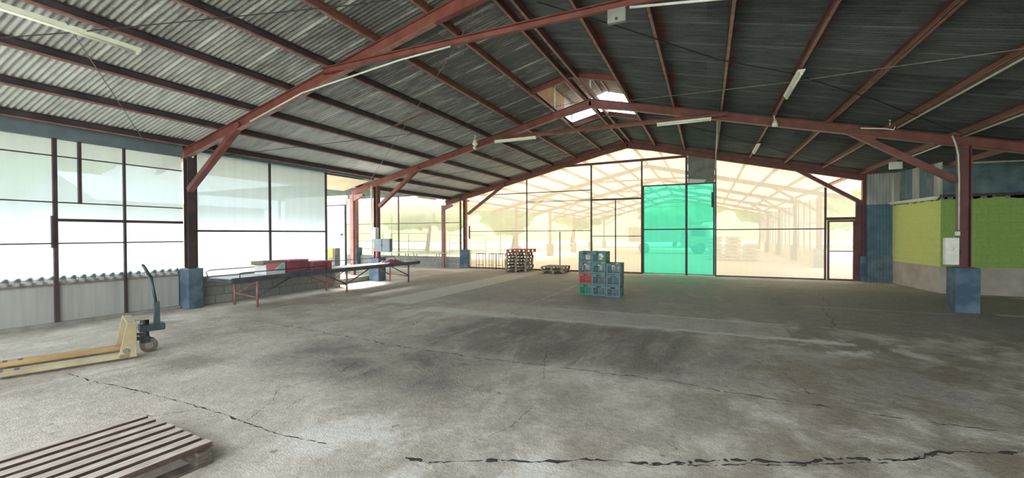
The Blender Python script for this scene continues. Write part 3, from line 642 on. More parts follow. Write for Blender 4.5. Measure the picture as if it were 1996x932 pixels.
for i in range(90):      # crumbling mortar along the wall top
    if i < 50: x = rm.uniform(GX1, XW - .1); y = GY0 - .012
    else: a = rm.random(); x = GX0 + (GX1 - GX0) * a - .008; y = GY1 + (GY0 - GY1) * a
    w_ = rm.uniform(.02, .09); z_ = rm.uniform(.01, .05)
    m.box(x - (w_ if i < 50 else .012), x + (w_ if i < 50 else .012), y - (.012 if i < 50 else w_), y + (.012 if i < 50 else w_), 2.42 - z_, 2.445)
V('mortar_edge', m, 'grey', wr_)['kind'] = 'stuff'

m = MB(); m.prism([(-11.3, zf(-11.3)), (XR, zf(XR)), (XE, zf(XE)), (XE, zf(XE) + PH), (XR, zf(XR) + PH), (-11.3, zf(-11.3) + PH)], 1, YG + 0.03, YG + 0.05)
tag(m.build('trim_1', MT['purlin']), kind='structure')
# ------------------------------------------------------------------ ridge monitor
mo = thing('roof_monitor', 'raised ridge vent with a small corrugated roof and open ends', 'roof vent', (XR, 11.3, 5.2))
zm = lambda x: 5.98 - abs(x - XR) * 0.30
m = MB(); corrug_y(m, zm, 8.5, 13.3, [XM0 - 0.5, XR, XM1 + 1.3], pitch=0.0762, amp=0.012)
m.build('vent_roof', MT['roofl'], mo, world=True)
for (yy) in (YM0, YM1):
    m = MB().ibeam((XM0, yy, zf(XM0) + .14), (XR, yy, zf(XR) + .14), 0.08, 0.13).ibeam((XR, yy, zf(XR) + .14), (XM1, yy, zf(XM1) + .14), 0.08, 0.13)
    m.build('trimmer', MT['red'], mo, world=True)
for x_ in (XM0, XM1):
    for yy in (YM0, 11.28, YM1): m = MB().box(x_ - .03, x_ + .03, yy - .03, yy + .03, zf(x_) + .13, zm(x_) - 0.01); m.build('post', MT['conduit'], mo, world=True)
    MB().beam((x_, YM0, zm(x_) - .04), (x_, 13.2, zm(x_) - .04), 0.05, 0.05).build('side_rail', MT['purlin'], mo, world=True)
for x_ in (XR - .7, XR - .1, XR + .1, XR + .7):
    MB().beam((x_, YM0 - .2, zm(x_) - .035), (x_, 13.2, zm(x_) - .035), 0.04, 0.05).build('vent_purlin', MT['redl'], mo, world=True)
MB().box(XR - .02, XR + .02, 11.26, 11.30, zf(XR), zm(XR) - .03).build('king_post', MT['conduit'], mo, world=True)
m = MB(); m.box(XM0 - .012, XM0 + .0, YM0, 12.2, zf(XM0) + .14, zm(XM0) - .06); m.build('side_board', mat('orange_brown_board', (0.46, 0.22, 0.10), 0.7, col2=(0.62, 0.36, 0.19), scale=3, stretch=(1, 6, 1)), mo, world=True)
m = MB(); m.prism([(XM1, zf(XM1) + .14), (XM1 + .012, zf(XM1) + .14), (XM1 + .012, zm(XM1) - .06), (XM1, zm(XM1) - .06)], 1, 11.4, YM1); m.build('side_board', MT['roofc'], mo, world=True)

# ------------------------------------------------------------------ wires, rods, conduits
def cable(pts, r, label, mm='wire', name='cable', cat='cable', sag=0.0, grp=None):
    P_ = [Vector(p) for p in pts]; out = []
    for a, b in zip(P_[:-1], P_[1:]):
        for k in range(8): t = k / 8; q = a.lerp(b, t); q.z -= sag * 4 * t * (1 - t); out.append(q)
    out.append(P_[-1]); return tag(MB().tube(out, r, 6).build(name, MT[mm]), label, cat, grp)
def L_(x, y, d=0.0): return (x, y, zf(x) - d)
cable([L_(-7.9, 2.05, .01), L_(-7.18, 2.60, .01), L_(-4.46, 4.51, .01), L_(-2.9, 5.38, .05)], 0.007, 'thin dark cable slanting across the near left roof slope')
cable([L_(-7.0, 2.45, .01), L_(-9.50, 4.24, .01), L_(-10.15, 4.70, .01)], 0.007, 'thin steel rod slanting down beside the near left tube lamp', 'rod', 'tie_rod', 'rod')
cable([L_(-2.95, 5.50, .01), L_(-3.88, 6.34, .01), L_(-5.99, 7.9, .01), L_(-10.1, 10.9, .01)], 0.007, 'thin steel tie rod crossing the left slope beyond the first rafter', 'rod', 'tie_rod', 'rod')
cable([L_(-10.1, 6.2, .01), L_(-6.4, 9.4, .01), L_(-3.1, 11.1, .01)], 0.006, 'thin black cable crossing the left slope towards the ridge', sag=0.0)
cable([L_(-10.1, 12.0, .01), L_(-6.4, 15.0, .01), L_(-3.1, 17.0, .01)], 0.006, 'thin black cable in the farthest bay of the left slope')
cable([L_(-2.3, 5.95, .02), L_(-1.25, 6.73, .01), L_(0.17, 7.88, .01), L_(1.24, 8.30, .01), L_(2.6, 9.3, .01), L_(4.4, 10.9, .03)], 0.009, 'black cable slanting across the right roof slope')
cable([L_(-1.98, 11.08, .02), L_(1.31, 8.75, .01), L_(2.43, 7.77, .01), L_(4.6, 6.0, .01)], 0.008, 'pale steel tie rod crossing the black cable on the right slope', 'rod', 'tie_rod', 'rod')
cable([L_(-2.3, 11.6, .02), L_(1.3, 14.3, .01), L_(4.4, 16.9, .02)], 0.007, 'thin black cable in the farthest bay of the right slope')
tag(MB().tube([(-7.9, 5.33, 3.72), (-6.5, 5.33, 4.06), (-4.33, 5.30, 4.25), (-3.38, 5.28, 4.28)], 0.014, 8).build('conduit', MT['conduit']), 'white conduit slanting under the nearest tie', 'conduit')
for (x, lab) in ((XR + SR * 6 + .03, 'long white conduit under the purlin that meets the small fan'), (XR + SR * 7 + .03, 'long white conduit under the purlin above the right column')):
    tag(MB().tube([(x, -3.5, zf(x) - .02), (x, 13.4 if x > 4 else 11.0, zf(x) - .02)], 0.018, 8).build('conduit', MT['white']), lab, 'conduit')
tag(MB().tube([(4.30, 11.0, 3.42), (4.36, 11.02, 3.25), (4.42, 11.08, 3.05), (4.44, 11.09, 2.6), (4.44, 11.09, 1.6)], 0.014, 8).build('conduit', MT['conduit']), 'bent grey conduit running down the right column', 'conduit')
tag(MB().tube([(0.24, 11.3, 4.28), (0.27, 14.0, 4.34), (0.30, 17.0, 4.28), (0.30, 17.04, 3.9)], 0.016, 8).build('conduit', MT['conduit']), 'white conduit running back to the green doors from the second tie', 'conduit')
x = XR - SL * 3
for k, (ka, ya) in enumerate(((3, 8.25), (3, 13.3))):
    xa = XR - SL * (ka + (0 if k == 0 else 0)); xb = xa - SL
    tag(MB().beam((xa, ya, zf(xa) + .02), (xb, ya, zf(xb) + .02), 0.035, 0.03).build('purlin_spacer', MT['purlin']), 'small red spacer bar between left slope purlins, %s rafter' % ('before the middle' if k == 0 else 'past the middle'), 'bar')

# fluorescent fittings
def tube_light(p, q, label, drop=0.05, two=True):
    p = Vector(p); q = Vector(q); mid = (p + q) / 2; L = (q - p).length; ang = math.atan2((q - p).y, (q - p).x)
    t = thing('tube_light', label, 'lamp', mid, ang, 'fluorescent fittings')
    MB().prism([(-0.055, 0.0), (0.055, 0.0), (0.035, -0.045), (-0.035, -0.045)], 0, -L/2, L/2).build('housing', MT['white'], t)
    MB().cyl((-L/2 + .03, 0, -0.062), (L/2 - .03, 0, -0.062), 0.014, 12).build('tube', MT['tube'], t)
    for s_ in (-1, 1): MB().box(s_ * (L/2 - .02) - .012, s_ * (L/2 - .02) + .012, -.018, .018, -.08, -.03).build('end_cap', MT['white'], t)
    return t
tube_light((-7.12, 1.85, 4.13), (-7.12, 3.24, 4.13), 'long tube lamp under the near left purlin, top left corner')
tube_light((-5.62, 11.14, 4.29), (-4.34, 11.14, 4.29), 'tube lamp at the left end of the second tie')
tube_light((-1.12, 11.14, 4.29), (0.10, 11.14, 4.29), 'tube lamp at the right end of the second tie')
tube_light((1.36, 8.02, 4.13), (1.36, 9.40, 4.13), 'tube lamp slung lengthwise under a right slope purlin')
tube_light((1.36, 14.1, 4.13), (1.36, 15.45, 4.13), 'small far tube lamp lengthwise under a right slope purlin')
tag(MB().tube([(-0.85, 5.33, 4.30), (1.1, 5.33, 4.05)], 0.016, 8).build('conduit', MT['conduit']), 'pale green-white pipe leaving the bracket box at the top edge', 'conduit')
tube_light((-11.0, 14.6, 3.175), (-11.0, 15.9, 3.175), 'dim tube lamp under the outer left roof overhang')
tube_light((5.10, 16.6, 2.47), (5.30, 14.3, 2.47), 'long tube lamp along the top of the green side wall')
jb = thing('junction_box', 'grey bracket box hanging from the nearest tie', 'box', (-1.0, 5.30, 4.20))
MB().box(-.11, .11, -.03, .03, -.07, .10).build('box_body', MT['grey'], jb, bevel=0.006); MB().cyl((0, -.031, -.03), (0, -.038, -.03), 0.018, 12).build('hole', MT['black'], jb)
# bulkhead lamp hanging on the left slope and a round siren on the middle rafter
bl = thing('pendant_lamp', 'white shaded lamp bulb hanging below a left slope purlin', 'lamp', (-6.05, 10.72, 4.20))
MB().tube([(0, 0, .22), (0, 0, .08)], 0.012, 8).build('stem', MT['white'], bl)
MB().tube([(0, 0, .09), (0, 0, .05), (0, 0, 0.0), (0, 0, -.05), (0, 0, -.08)], [.03, .05, .06, .085, .06], 16).build('lamp_shade', MT['white'], bl)
MB().tube([(0, 0, -.08), (0, 0, -.11)], [.05, .02], 12).build('bulb', MT['tube'], bl)
tag(MB().tube([(-6.30, 11.17, 4.14), (-6.30, 11.10, 4.14)], [.055, .04], 16).build('rafter_lamp', MT['white']), 'small round white fitting on the middle left rafter', 'lamp')
sn = thing('security_siren', 'white round alarm sounder where the middle rafter meets a purlin', 'alarm', (1.38, 11.05, 4.0))
MB().tube([(0, 0, .06), (0, 0, 0), (0, 0, -.02), (0, 0, -.08)], [.03, .05, .06, .055], 16).build('body', MT['white'], sn); MB().tube([(0, 0, .06), (-.02, 0.02, .14), (0.05, .05, .24)], .012, 8).build('cord', MT['white'], sn)
fl = thing('flood_light', 'square white floodlight behind the right knee brace', 'lamp', (4.50, 14.3, 3.31))
MB().box(-.14, .12, -.05, .05, -.10, .09).build('housing', MT['white'], fl, bevel=0.01); MB().cyl((-.01, -.05, 0), (-.01, -.07, 0), 0.075, 20).build('lens', MT['tube'], fl); MB().tube([(0, 0, .09), (0, 0, .135)], .012, 8).build('stem', MT['conduit'], fl)
db = thing('rafter_speaker', 'round white disc on a bent arm above the right knee brace', 'speaker', (3.38, 11.08, 3.76))
MB().tube([(0, 0, -.03), (0, -0.02, .0), (0.0, -.02, .02)], .012, 8).build('arm', MT['conduit'], db)
MB().tube([(-.01, -.02, .09), (.012, -.03, .09)], [.055, .05], 18).build('disc', MT['white'], db)
tag(MB().tube([(2.9, 11.05, 3.72), (3.3, 11.02, 3.66), (3.42, 11.0, 3.62), (3.45, 10.98, 3.7), (3.5, 10.9, 3.74)], .012, 8).build('loose_wiring', MT['white']), 'loose white wiring in front of the right middle rafter', 'wiring')

# ------------------------------------------------------------------ electrical boxes
eb = thing('electrical_box', 'double-door slate grey electrical box on the column behind the table', 'box', (-9.68, 11.02, 1.0))
MB().box(-.33, .0, -.10, .04, 0, .42).build('left_door', MT['panel'], eb, bevel=0.015); MB().box(.01, .33, -.10, .04, 0, .42).build('right_door', MT['panel'], eb, bevel=0.02)
MB().box(-.05, .05, .04, .2, .1, .3).build('bracket', MT['dark'], eb); MB().box(-.035, .035, -.11, -.10, .19, .23).build('latch', MT['black'], eb)
tag(MB().box(-10.12, -10.0, 10.98, 11.15, 1.42, 1.80).build('switch_box', MT['white'], bevel=0.01), 'narrow white switch box on the column above the electrical box', 'box')
tag(MB().tube([(-10.28, 11.12, 0.9), (-10.28, 11.12, 3.2)], 0.03, 10).build('conduit', MT['white']), 'white conduit up the column with the electrical box', 'conduit')
tag(MB().tube([(-10.05, 11.1, .78), (-10.03, 11.1, 1.0)], 0.05, 10).build('red_pipe', MT['crimson']), 'short red pipe stub under the electrical box', 'pipe')
wbx = thing('switch_cabinet', 'tall white cabinet on the right column in front of lime wall', 'cabinet', (4.33, 11.02, .93))
MB().box(-.13, .07, -.06, .05, 0, .52).build('box_body', MT['white'], wbx, bevel=0.008); MB().box(.072, .10, -.05, .04, .20, .30).build('latch', MT['black'], wbx)
m = MB().beam((-.05, -.062, .26), (-.01, -.062, .30), .008, .003, up=(0, -1, 0)).beam((-.01, -.062, .30), (-.02, -.062, .34), .008, .003, up=(0, -1, 0)); m.build('red_mark', MT['pink'], wbx)
MB().box(.04, .09, -.03, .04, .56, .64).build('socket', MT['white'], wbx)
tag(MB().box(-9.96, -9.90, 16.98, 17.06, 1.35, 1.95).build('wall_box', MT['darkred'], bevel=0.01), 'small red box strapped to the far corner column', 'box')

# ------------------------------------------------------------------ long packing table
T = thing('packing_table', 'long slate-topped packing table on red legs by the left wall', 'table', (-9.26, 8.6, 0))
TX0, TX1, TY0, TY1, TZ = -9.66, -8.86, 5.55, 11.85, 0.66
V('tabletop', MB().box(TX0 + .02, TX1 - .02, TY0 + .02, TY1 - .02, TZ - 0.03, TZ - 0.005), 'tabletop', T)
V('side_rail', MB().beam((TX0, TY0, TZ - .045), (TX0, TY1, TZ - .045), 0.03, 0.10), 'slate', T); V('side_rail', MB().beam((TX1, TY0, TZ - .045), (TX1, TY1, TZ - .045), 0.03, 0.10), 'slate', T)
V('end_rail', MB().beam((TX0, TY0, TZ - .045), (TX1, TY0, TZ - .045), 0.03, 0.06), 'slate', T); V('end_rail', MB().beam((TX0, TY1, TZ - .045), (TX1, TY1, TZ - .045), 0.03, 0.06), 'slate', T)
for i, y in enumerate((6.10, 8.63, 11.26)):
    for x in (TX0 + 0.02, TX1 - 0.01):
        V('leg', MB().tube([(x, y, 0.0), (x, y, TZ - .08)], 0.024, 10), 'redl' if (i < 2 or x < -9.2) else 'slate', T)
    V('stretcher', MB().tube([(TX0 + .02, y, .26), (TX1 - .01, y, .20)], 0.018, 8), 'redl', T)
    for x in (TX0 + .02, TX1 - .01):
        for s_ in ((1,) if i == 0 else (-1, 1) if i == 1 else (-1,)):
            V('diagonal_brace', MB().tube([(x, y, .22), (x, y + s_ * .86, TZ - .08)], 0.017, 8), 'slate' if x > -9.2 else 'redl', T)
V('guard_rail', MB().tube([(TX0, TY0 + .0, TZ), (TX0, TY0 - .03, TZ + .12), (TX0, TY0 + .05, TZ + .15), (TX0, 11.5, TZ + .15), (TX0, 11.6, TZ + .02)], 0.010, 8), 'black', T)
V('guard_rail', MB().tube([(TX1, 5.72, TZ), (TX1, 5.72, TZ + .10), (TX1, 5.80, TZ + .105), (TX1, 7.95, TZ + .105), (TX1, 7.95, TZ)], 0.010, 8), 'black', T)
for yy in (6.7, 8.2, 9.9): V('guard_post', MB().tube([(TX0, yy, TZ), (TX0, yy, TZ + .15)], 0.008, 6), 'black', T)

# things lying on the table
cx = thing('carton', 'open brown and white carton with pink print on the packing table', 'box', (-9.28, 6.72, TZ - .004), 0.0)
MB().box(-.20, .20, -.26, .22, 0, .25).build('carton_body', MT['cardw'], cx)
MB().prism([(-.36, .22), (-.33, .25), (-.21, .26), (-.21, .24)], 0, -.2, .2).build('flap', MT['card'], cx)
MB().box(-.22, .22, -.34, .24, .25, .30).build('lid', MT['card'], cx, bevel=0.01, label='brown lid')
m = MB(); m.prism([(-.26, .12), (-.10, .08), (.14, .25), (-.26, .25)], 0, .201, .204); m.build('print', MT['pink'], cx)
m = MB(); m.prism([(-.02, .06), (.20, .06), (.20, .24), (.10, .2)], 0, .201, .2045); m.build('print', MT['teal2'], cx)
def bin_(loc, rz, label, L=.56, Wd=.40, H=.30, body='maroon', rim='crimson', lid=True):
    t = thing('storage_bin', label, 'bin', loc, rz, 'red bins on the packing table')
    m = MB(); th = .012
    m.box(-Wd/2, -Wd/2 + th, -L/2, L/2, 0, H).box(Wd/2 - th, Wd/2, -L/2, L/2, 0, H).box(-Wd/2, Wd/2, -L/2, -L/2 + th, 0, H).box(-Wd/2, Wd/2, L/2 - th, L/2, 0, H).box(-Wd/2, Wd/2, -L/2, L/2, 0, th)
    for k in range(7):
        y = -L/2 + L * (k + .5) / 7; m.box(Wd/2, Wd/2 + .01, y - .006, y + .006, .02, H - .05); m.box(-Wd/2 - .01, -Wd/2, y - .006, y + .006, .02, H - .05)
    m.build('bin_body', MT[body], t)
    m = MB().box(-Wd/2 - .02, Wd/2 + .02, -L/2 - .02, L/2 + .02, H - .035, H); m.build('lid', MT[rim], t, bevel=0.012)
    return t
bin_((-9.26, 7.28, TZ - .004), 0.05, 'taller maroon lidded bin next to the carton', H=.30)
bin_((-9.22, 7.98, TZ - .004), -0.04, 'lower bin with a bright red lid, right of the tall bin', H=.23)
def cloth(loc, sx, sy, h, mt, name, label, cat, seed=0):
    m = MB(); n = 14
    def P(i, j):
        u = i / n * 2 - 1; v = j / n * 2 - 1; e = max(0, 1 - max(abs(u), abs(v)) ** 3)
        return (loc[0] + u * sx, loc[1] + v * sy, loc[2] + e * h * (0.5 + 0.6 * noise.noise(Vector((u * 2.3, v * 2.3, seed)))) + 0.004)
    for i in range(n):
        for j in range(n): m.quad(P(i, j), P(i+1, j), P(i+1, j+1), P(i, j+1), smooth=True)
    return tag(m.build(name, MT[mt]), label, cat)
cloth((-9.22, 9.2, TZ - .004), .28, .65, .03, 'tabletop', 'plastic_sheet', 'crumpled pale sheet lying on the middle of the table', 'sheet', 3)
cloth((-9.15, 10.1, TZ - .004), .22, .28, .05, 'cardw', 'paper_bag', 'crumpled white bag on the table before the maroon sack', 'bag', 5)
cloth((-9.12, 10.75, TZ - .004), .22, .38, .15, 'maroon', 'folded_sack', 'maroon folded sack near the far end of the table', 'sack', 9)

# ------------------------------------------------------------------ pallet truck
ang = math.atan2(-.945, -.33) + PI / 2      # local -y = fork direction
J = thing('pallet_truck', 'yellow hand pallet truck with upright dark teal handle', 'pallet truck', (-6.88, 2.98, 0), ang)
for s_, mm in ((1, 'yellow'), (-1, 'orange')):
    x0 = s_ * .27; m = MB()
    m.box(x0 - .078, x0 + .078, -1.16, -0.02, .075, .083)
    m.box(x0 - .078, x0 - .072, -1.16, -0.02, .032, .08); m.box(x0 + .072, x0 + .078, -1.16, -0.02, .032, .08)
    m.prism([(-1.16, .032), (-1.26, .045), (-1.26, .07), (-1.16, .083)], 0, x0 - .06, x0 + .06)
    m.build('fork', MT[mm], J, bevel=0.003)
    MB().cyl((x0 - .04, -1.02, .04), (x0 + .04, -1.02, .04), .038, 16).build('load_wheel', MT['rubber'], J)
    MB().box(x0 - .05, x0 + .05, -1.09, -1.05, .0832, .0842).box(x0 - .05, x0 + .05, -.97, -.93, .0832, .0842).build('fork_slot', MT['black'], J)
    # tapering back frame beside the fork
    m = MB().prism([(-.13, .03), (.045, .03), (.045, .16), (.045, .38), (.045, .47), (-.045, .47)], 0, x0 + s_ * .055, x0 + s_ * .078)
    m.build('back_frame', MT['yellow'], J, bevel=0.004)
    MB().cyl((x0 + s_ * .078, -.06, .12), (x0 + s_ * .10, -.06, .12), .028, 14).build('pivot_pin', MT['rod'], J)
MB().box(-.345, .345, -.045, .045, .445, .47).box(-.14, .14, .045, .20, .445, .47).build('cross_head', MT['yellow'], J, bevel=0.006)
MB().box(-.075, .075, .10, .20, .13, .22).tube([(0, .17, .13), (0, .17, .43)], .03, 12).build('pump_block', MT['black'], J, bevel=0.004)
MB().box(-.09, .09, .09, .36, .28, .37).cyl((0.0, .15, .28), (0, .15, .44), .045, 14).build('pump_housing', MT['teal'], J, bevel=0.01)
MB().beam((-.05, .02, .20), (-.05, .14, .18), .02, .03).beam((.05, .02, .20), (.05, .14, .18), .02, .03).beam((0, -.03, .26), (0, .16, .24), .03, .03).build('linkage', MT['black'], J)
for x in (-.045, .045):
    MB().cyl((x - .024, .19, .093), (x + .024, .19, .093), .093, 28).build('steer_wheel', MT['rubber'], J, bevel=0.004)
    MB().cyl((x - .027, .19, .093), (x + .027, .19, .093), .045, 18).build('hub', MT['rod'], J)
HB, HT = Vector((0, .30, .34)), Vector((0, .30 + .02, 1.20))
hx = Vector((-.02, -.10, 0))
p0, p1, p2 = Vector((0, .30, .32)), Vector((0, .275, .66)), Vector((0, .225, 1.00))
MB().prism([(-.07, .34), (.07, .34), (.03, .66), (-.03, .66)], 1, .25, .31).build('handle_base', MT['teal'], J, bevel=0.004)
MB().tube([p1 - Vector((0, 0, .02)), p2], .017, 12).build('drawbar', MT['teal'], J)
MB().tube([p2, p2 + Vector((0, -.01, .03)), p2 + Vector((-.05, -.03, .05)), p2 + Vector((-.075, -.06, .12)), p2 + Vector((-.06, -.08, .16))], .013, 8).tube([p2, p2 + Vector((.05, -.03, .05)), p2 + Vector((.075, -.06, .12)), p2 + Vector((.06, -.08, .16))], .013, 8).tube([p2 + Vector((-.06, -.08, .16)), p2 + Vector((.06, -.08, .16))], .013, 8).build('grip', MT['teal'], J)
MB().tube([p2 + Vector((0, -.0, -.03)), p2 + Vector((.02, -.05, .03)), p2 + Vector((.02, -.06, .06))], .008, 6).build('release_lever', MT['galv'], J)

# ------------------------------------------------------------------ pallets
def pallet(name, label, loc, rz, L=1.2, Wd=1.0, nt=7, h=.13, top='wood', bot='woodx', cat='pallet', group=None, lead=None, bwf=.74):
    """boards run along local y (length L), three stringers across local x"""
    t = thing(name, label, cat, loc, rz, group); pitch = Wd / nt; bw = pitch * bwf; rnd = random.Random(hash(label) % 1000 if False else len(label))
    for k in range(nt):
        x = -Wd/2 + pitch * (k + .5); j = rnd.uniform(-.008, .008)
        b = lead if (lead and k in (0, nt - 1)) else bw
        m = MB().box(x - b/2, x + b/2, -L/2 + j, L/2 + j, h - .036, h + rnd.uniform(-.002, .002)); o = m.build('deck_board', MT[top], t, bevel=0.002)
        o.data.materials.append(MT['edge'])            # shade on the board sides painted in as dark brown
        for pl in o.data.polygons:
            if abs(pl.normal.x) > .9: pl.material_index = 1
    for y in (-L/2 + .05, 0, L/2 - .05):
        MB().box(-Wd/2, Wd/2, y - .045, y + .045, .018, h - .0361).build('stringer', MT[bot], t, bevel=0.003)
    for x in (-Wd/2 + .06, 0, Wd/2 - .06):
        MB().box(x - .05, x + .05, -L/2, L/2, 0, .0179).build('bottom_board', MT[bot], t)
    return t
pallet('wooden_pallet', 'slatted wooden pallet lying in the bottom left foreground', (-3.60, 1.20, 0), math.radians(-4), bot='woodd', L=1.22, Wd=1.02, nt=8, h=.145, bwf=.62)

def mini_pallet(name, label, loc, rz, W_=1.0, L=1.15, h=.133, mt='woodx', grp=None, seed=0):
    """block pallet seen from its short side: nine blocks, deck boards across, skids below"""
    rnd = random.Random(seed); t = thing(name, label, 'pallet', loc, rz, grp)
    for k in range(6):
        y = -L/2 + L * (k + .5) / 6; MB().box(-W_/2, W_/2, y - .07, y + .07, h - .022, h).build('deck_board', MT[mt], t)
    for x in (-W_/2 + .05, 0, W_/2 - .05):
        for y in (-L/2 + .05, 0, L/2 - .05):
            MB().box(x - .04, x + .04, y - .045, y + .045, .018, h - .0221).build('block', MT[mt], t)
    for x in (-W_/2 + .05, 0, W_/2 - .05): MB().box(x - .05, x + .05, -L/2, L/2, 0, .0179).build('skid', MT[mt], t)
    return t
pos = ['lowest', 'second from the floor', 'third from the floor', 'fourth from the floor', 'fifth from the floor', 'sixth from the floor']
rs = random.Random(3)
base = None
for k in range(6):
    lab = 'weathered grey wooden pallet in the tall stack, %s' % pos[k]
    loc = (-7.16 + rs.uniform(-.03, .03), 16.46 + rs.uniform(-.03, .03), k * .1332); rz = .13 + rs.uniform(-.03, .03)
    if base is None: base = mini_pallet('wooden_pallet', lab, loc, rz, grp='tall stack of pallets', W_=.92, L=1.1)
    else: dup(base, loc, rz, lab)
dup(base, (-7.06, 16.42, 6 * .1332), .04, 'pink-red painted pallet on top of the tall stack', mats=MT['woodred'])
dup(base, (-5.52, 16.35, 0), .1, 'lower wooden pallet of the low pair before the sheeting wall', 'low pair of pallets')
dup(base, (-5.55, 16.40, .1332), .02, 'upper wooden pallet of the low pair before the sheeting wall', 'low pair of pallets')

# ------------------------------------------------------------------ harvest crates
def crate(label, loc, rz, mt, Wd=.335, L=.52, H=.277):
    t = thing('plastic_crate', label, 'crate', loc, rz, 'stacked plastic crates'); m = MB(); th = .010
    def side(ax, s_, W2, D2):
        # ax 'x': wall faces +-y spanning x ; ax 'y': wall faces +-x spanning y
        def bx(a0, a1, z0, z1, o0=0.0, o1=th):
            lo, hi = sorted((s_ * (D2 - o0), s_ * (D2 - o1)))
            if ax == 'x': m.box(a0, a1, lo, hi, z0, z1)
            else: m.box(lo, hi, a0, a1, z0, z1)
        bx(-W2, W2, 0, .045); 
        nb = 4
        for k in range(5): z = .06 + k * .032; bx(-W2, W2, z, z + .015, .008, .013)
        bx(-W2, -.055, H - .062, H - .03); bx(.055, W2, H - .062, H - .03)
        bx(-W2, W2, H - .03, H - .004, -.006, th); bx(-W2, W2, H - .078, H - .062, -.006, th)
        for q in ((-W2, -W2 + .035), (W2 - .035, W2), (-.012, .012)): bx(q[0], q[1], 0.0, H - .06 if q[0] == -.012 else H - .004, -.008, th)
        for q in (-W2 * .5, W2 * .5): bx(q - .004, q + .004, .04, H - .07, -.001, th)
    side('x', -1, Wd/2, L/2); side('x', 1, Wd/2, L/2); side('y', -1, L/2, Wd/2); side('y', 1, L/2, Wd/2)
    m.box(-Wd/2 + .012, Wd/2 - .012, -L/2 + .012, L/2 - .012, .004, .014)
    for i in range(8): x = -Wd/2 + Wd * (i + .5) / 8; m.box(x - .004, x + .004, -L/2 + .01, L/2 - .01, .0, .004)
    m.build('crate_body', MT[mt], t)
    for y in (-L/2 - .006, L/2): MB().box(-.06, .06, y, y + .006, H - .07, H - .062).build('handle', MT[mt], t)
    return t
CH = .2775
stA = [('green crate at the foot of the left stack', 'crateg'), ('red crate, second in the left stack', 'crater'), ('teal-grey crate on the red one', 'crate'), ('teal-grey crate topping the left stack', 'crate')]
stB = [('dark teal crate at the foot of the middle stack', 'crate'), ('dark teal crate, second in the middle stack', 'crate'), ('sea-green crate, third in the middle stack', 'cratet'), ('sea-green crate topping the middle stack with a white tag', 'cratet')]
stC = [('teal crate at the foot of the short right stack', 'crate'), ('teal crate, middle of the short right stack', 'crate'), ('teal crate topping the short right stack', 'crate')]
rs = random.Random(5)
for st, x0, y0, rz0 in ((stA, -2.815, 10.92, .0), (stB, -2.452, 10.84, .0), (stC, -2.082, 10.74, .02)):
    for k, (lab, mt_) in enumerate(st):
        crate(lab, (x0 + rs.uniform(-.006, .006), y0 + rs.uniform(-.01, .01), k * CH), rz0 + rs.uniform(-.01, .01), mt_)
tag(MB().box(-2.44, -2.36, 10.565, 10.572, 1.00, 1.06).box(-2.40, -2.33, 10.560, 10.567, .97, 1.02).build('paper_tag', MT['cardw']), 'torn white paper tag on the top middle crate', 'tag')
for (x, z, lab) in ((-2.81, .775, 'left'), (-2.45, .775, 'middle'), (-2.08, .77, 'right')):
    yy = {'left': 10.65, 'middle': 10.571, 'right': 10.47}[lab]
    tag(MB().box(x - .03, x + .025, yy, yy + .006, z - .012, z + .012).build('paper_tag', MT['cardw']), 'small white tag at the handle of a crate in the %s stack' % lab, 'tag')

# ------------------------------------------------------------------ roller bench, stools, railings
rb = thing('roller_bench', 'long narrow steel bench along the low block wall', 'bench', (-13.1, 16.72, 0))
V('bench_top', MB().box(-15.2, -11.05, 16.55, 16.85, .66, .70), 'galv', rb)
for x in (-15.1, -13.25, -12.75, -11.45, -11.1):
    V('leg', MB().tube([(x, 16.60, 0), (x, 16.60, .66)], .016, 8).tube([(x, 16.82, 0), (x, 16.82, .66)], .016, 8), 'galv', rb)
V('stretcher', MB().tube([(-11.45, 16.6, .3), (-11.1, 16.82, .3)], .012, 8), 'galv', rb)
def stool(x, lab, w=.34):
    t = thing('stool_frame', lab, 'stool', (x, 16.75, 0), 0, 'tubular stool frames')
    for a in (-1, 1):
        for b in (-1, 1): MB().tube([(a * w/2, b * .13, 0), (a * w/2, b * .13, .70)], .011, 8).build('leg', MT['darkred'], t)
    MB().tube([(-w/2, -.13, .70), (w/2, -.13, .70), (w/2, .13, .70), (-w/2, .13, .70), (-w/2, -.13, .70)], .011, 8).build('top_frame', MT['darkred'], t)
    MB().tube([(-w/2, -.13, .2), (w/2, -.13, .2)], .009, 8).build('foot_rail', MT['darkred'], t)
stool(-9.18, 'tubular stool frame nearest the corner column'); stool(-8.60, 'tubular stool frame in the middle of the three', .2); stool(-8.20, 'tubular stool frame next to the pallet stack', .3)
def railing(x0, x1, y, z1, label, zs=(1.62, 1.22, .80)):
    t = thing('railing', label, 'railing', ((x0 + x1)/2, y, 0), 0, 'railings outside the sheeting')
    for z in zs: V('rail', MB().tube([(x0, y, z), (x1, y, z)], .018, 8), 'rod', t)
    for x in (x0, (x0 + x1)/2, x1): V('post', MB().tube([(x, y, -.1), (x, y, zs[0])], .018, 8), 'rod', t)
railing(-15.15, -12.85, 17.8, 1.6, 'grey tubular railing right of the electrical box'); railing(-19.6, -15.7, 17.8, 1.6, 'grey tubular railing left of the electrical box'); railing(-12.6, -10.4, 19.5, 1.5, 'faint tubular railing behind the corner column', (1.5, 1.1, .7))

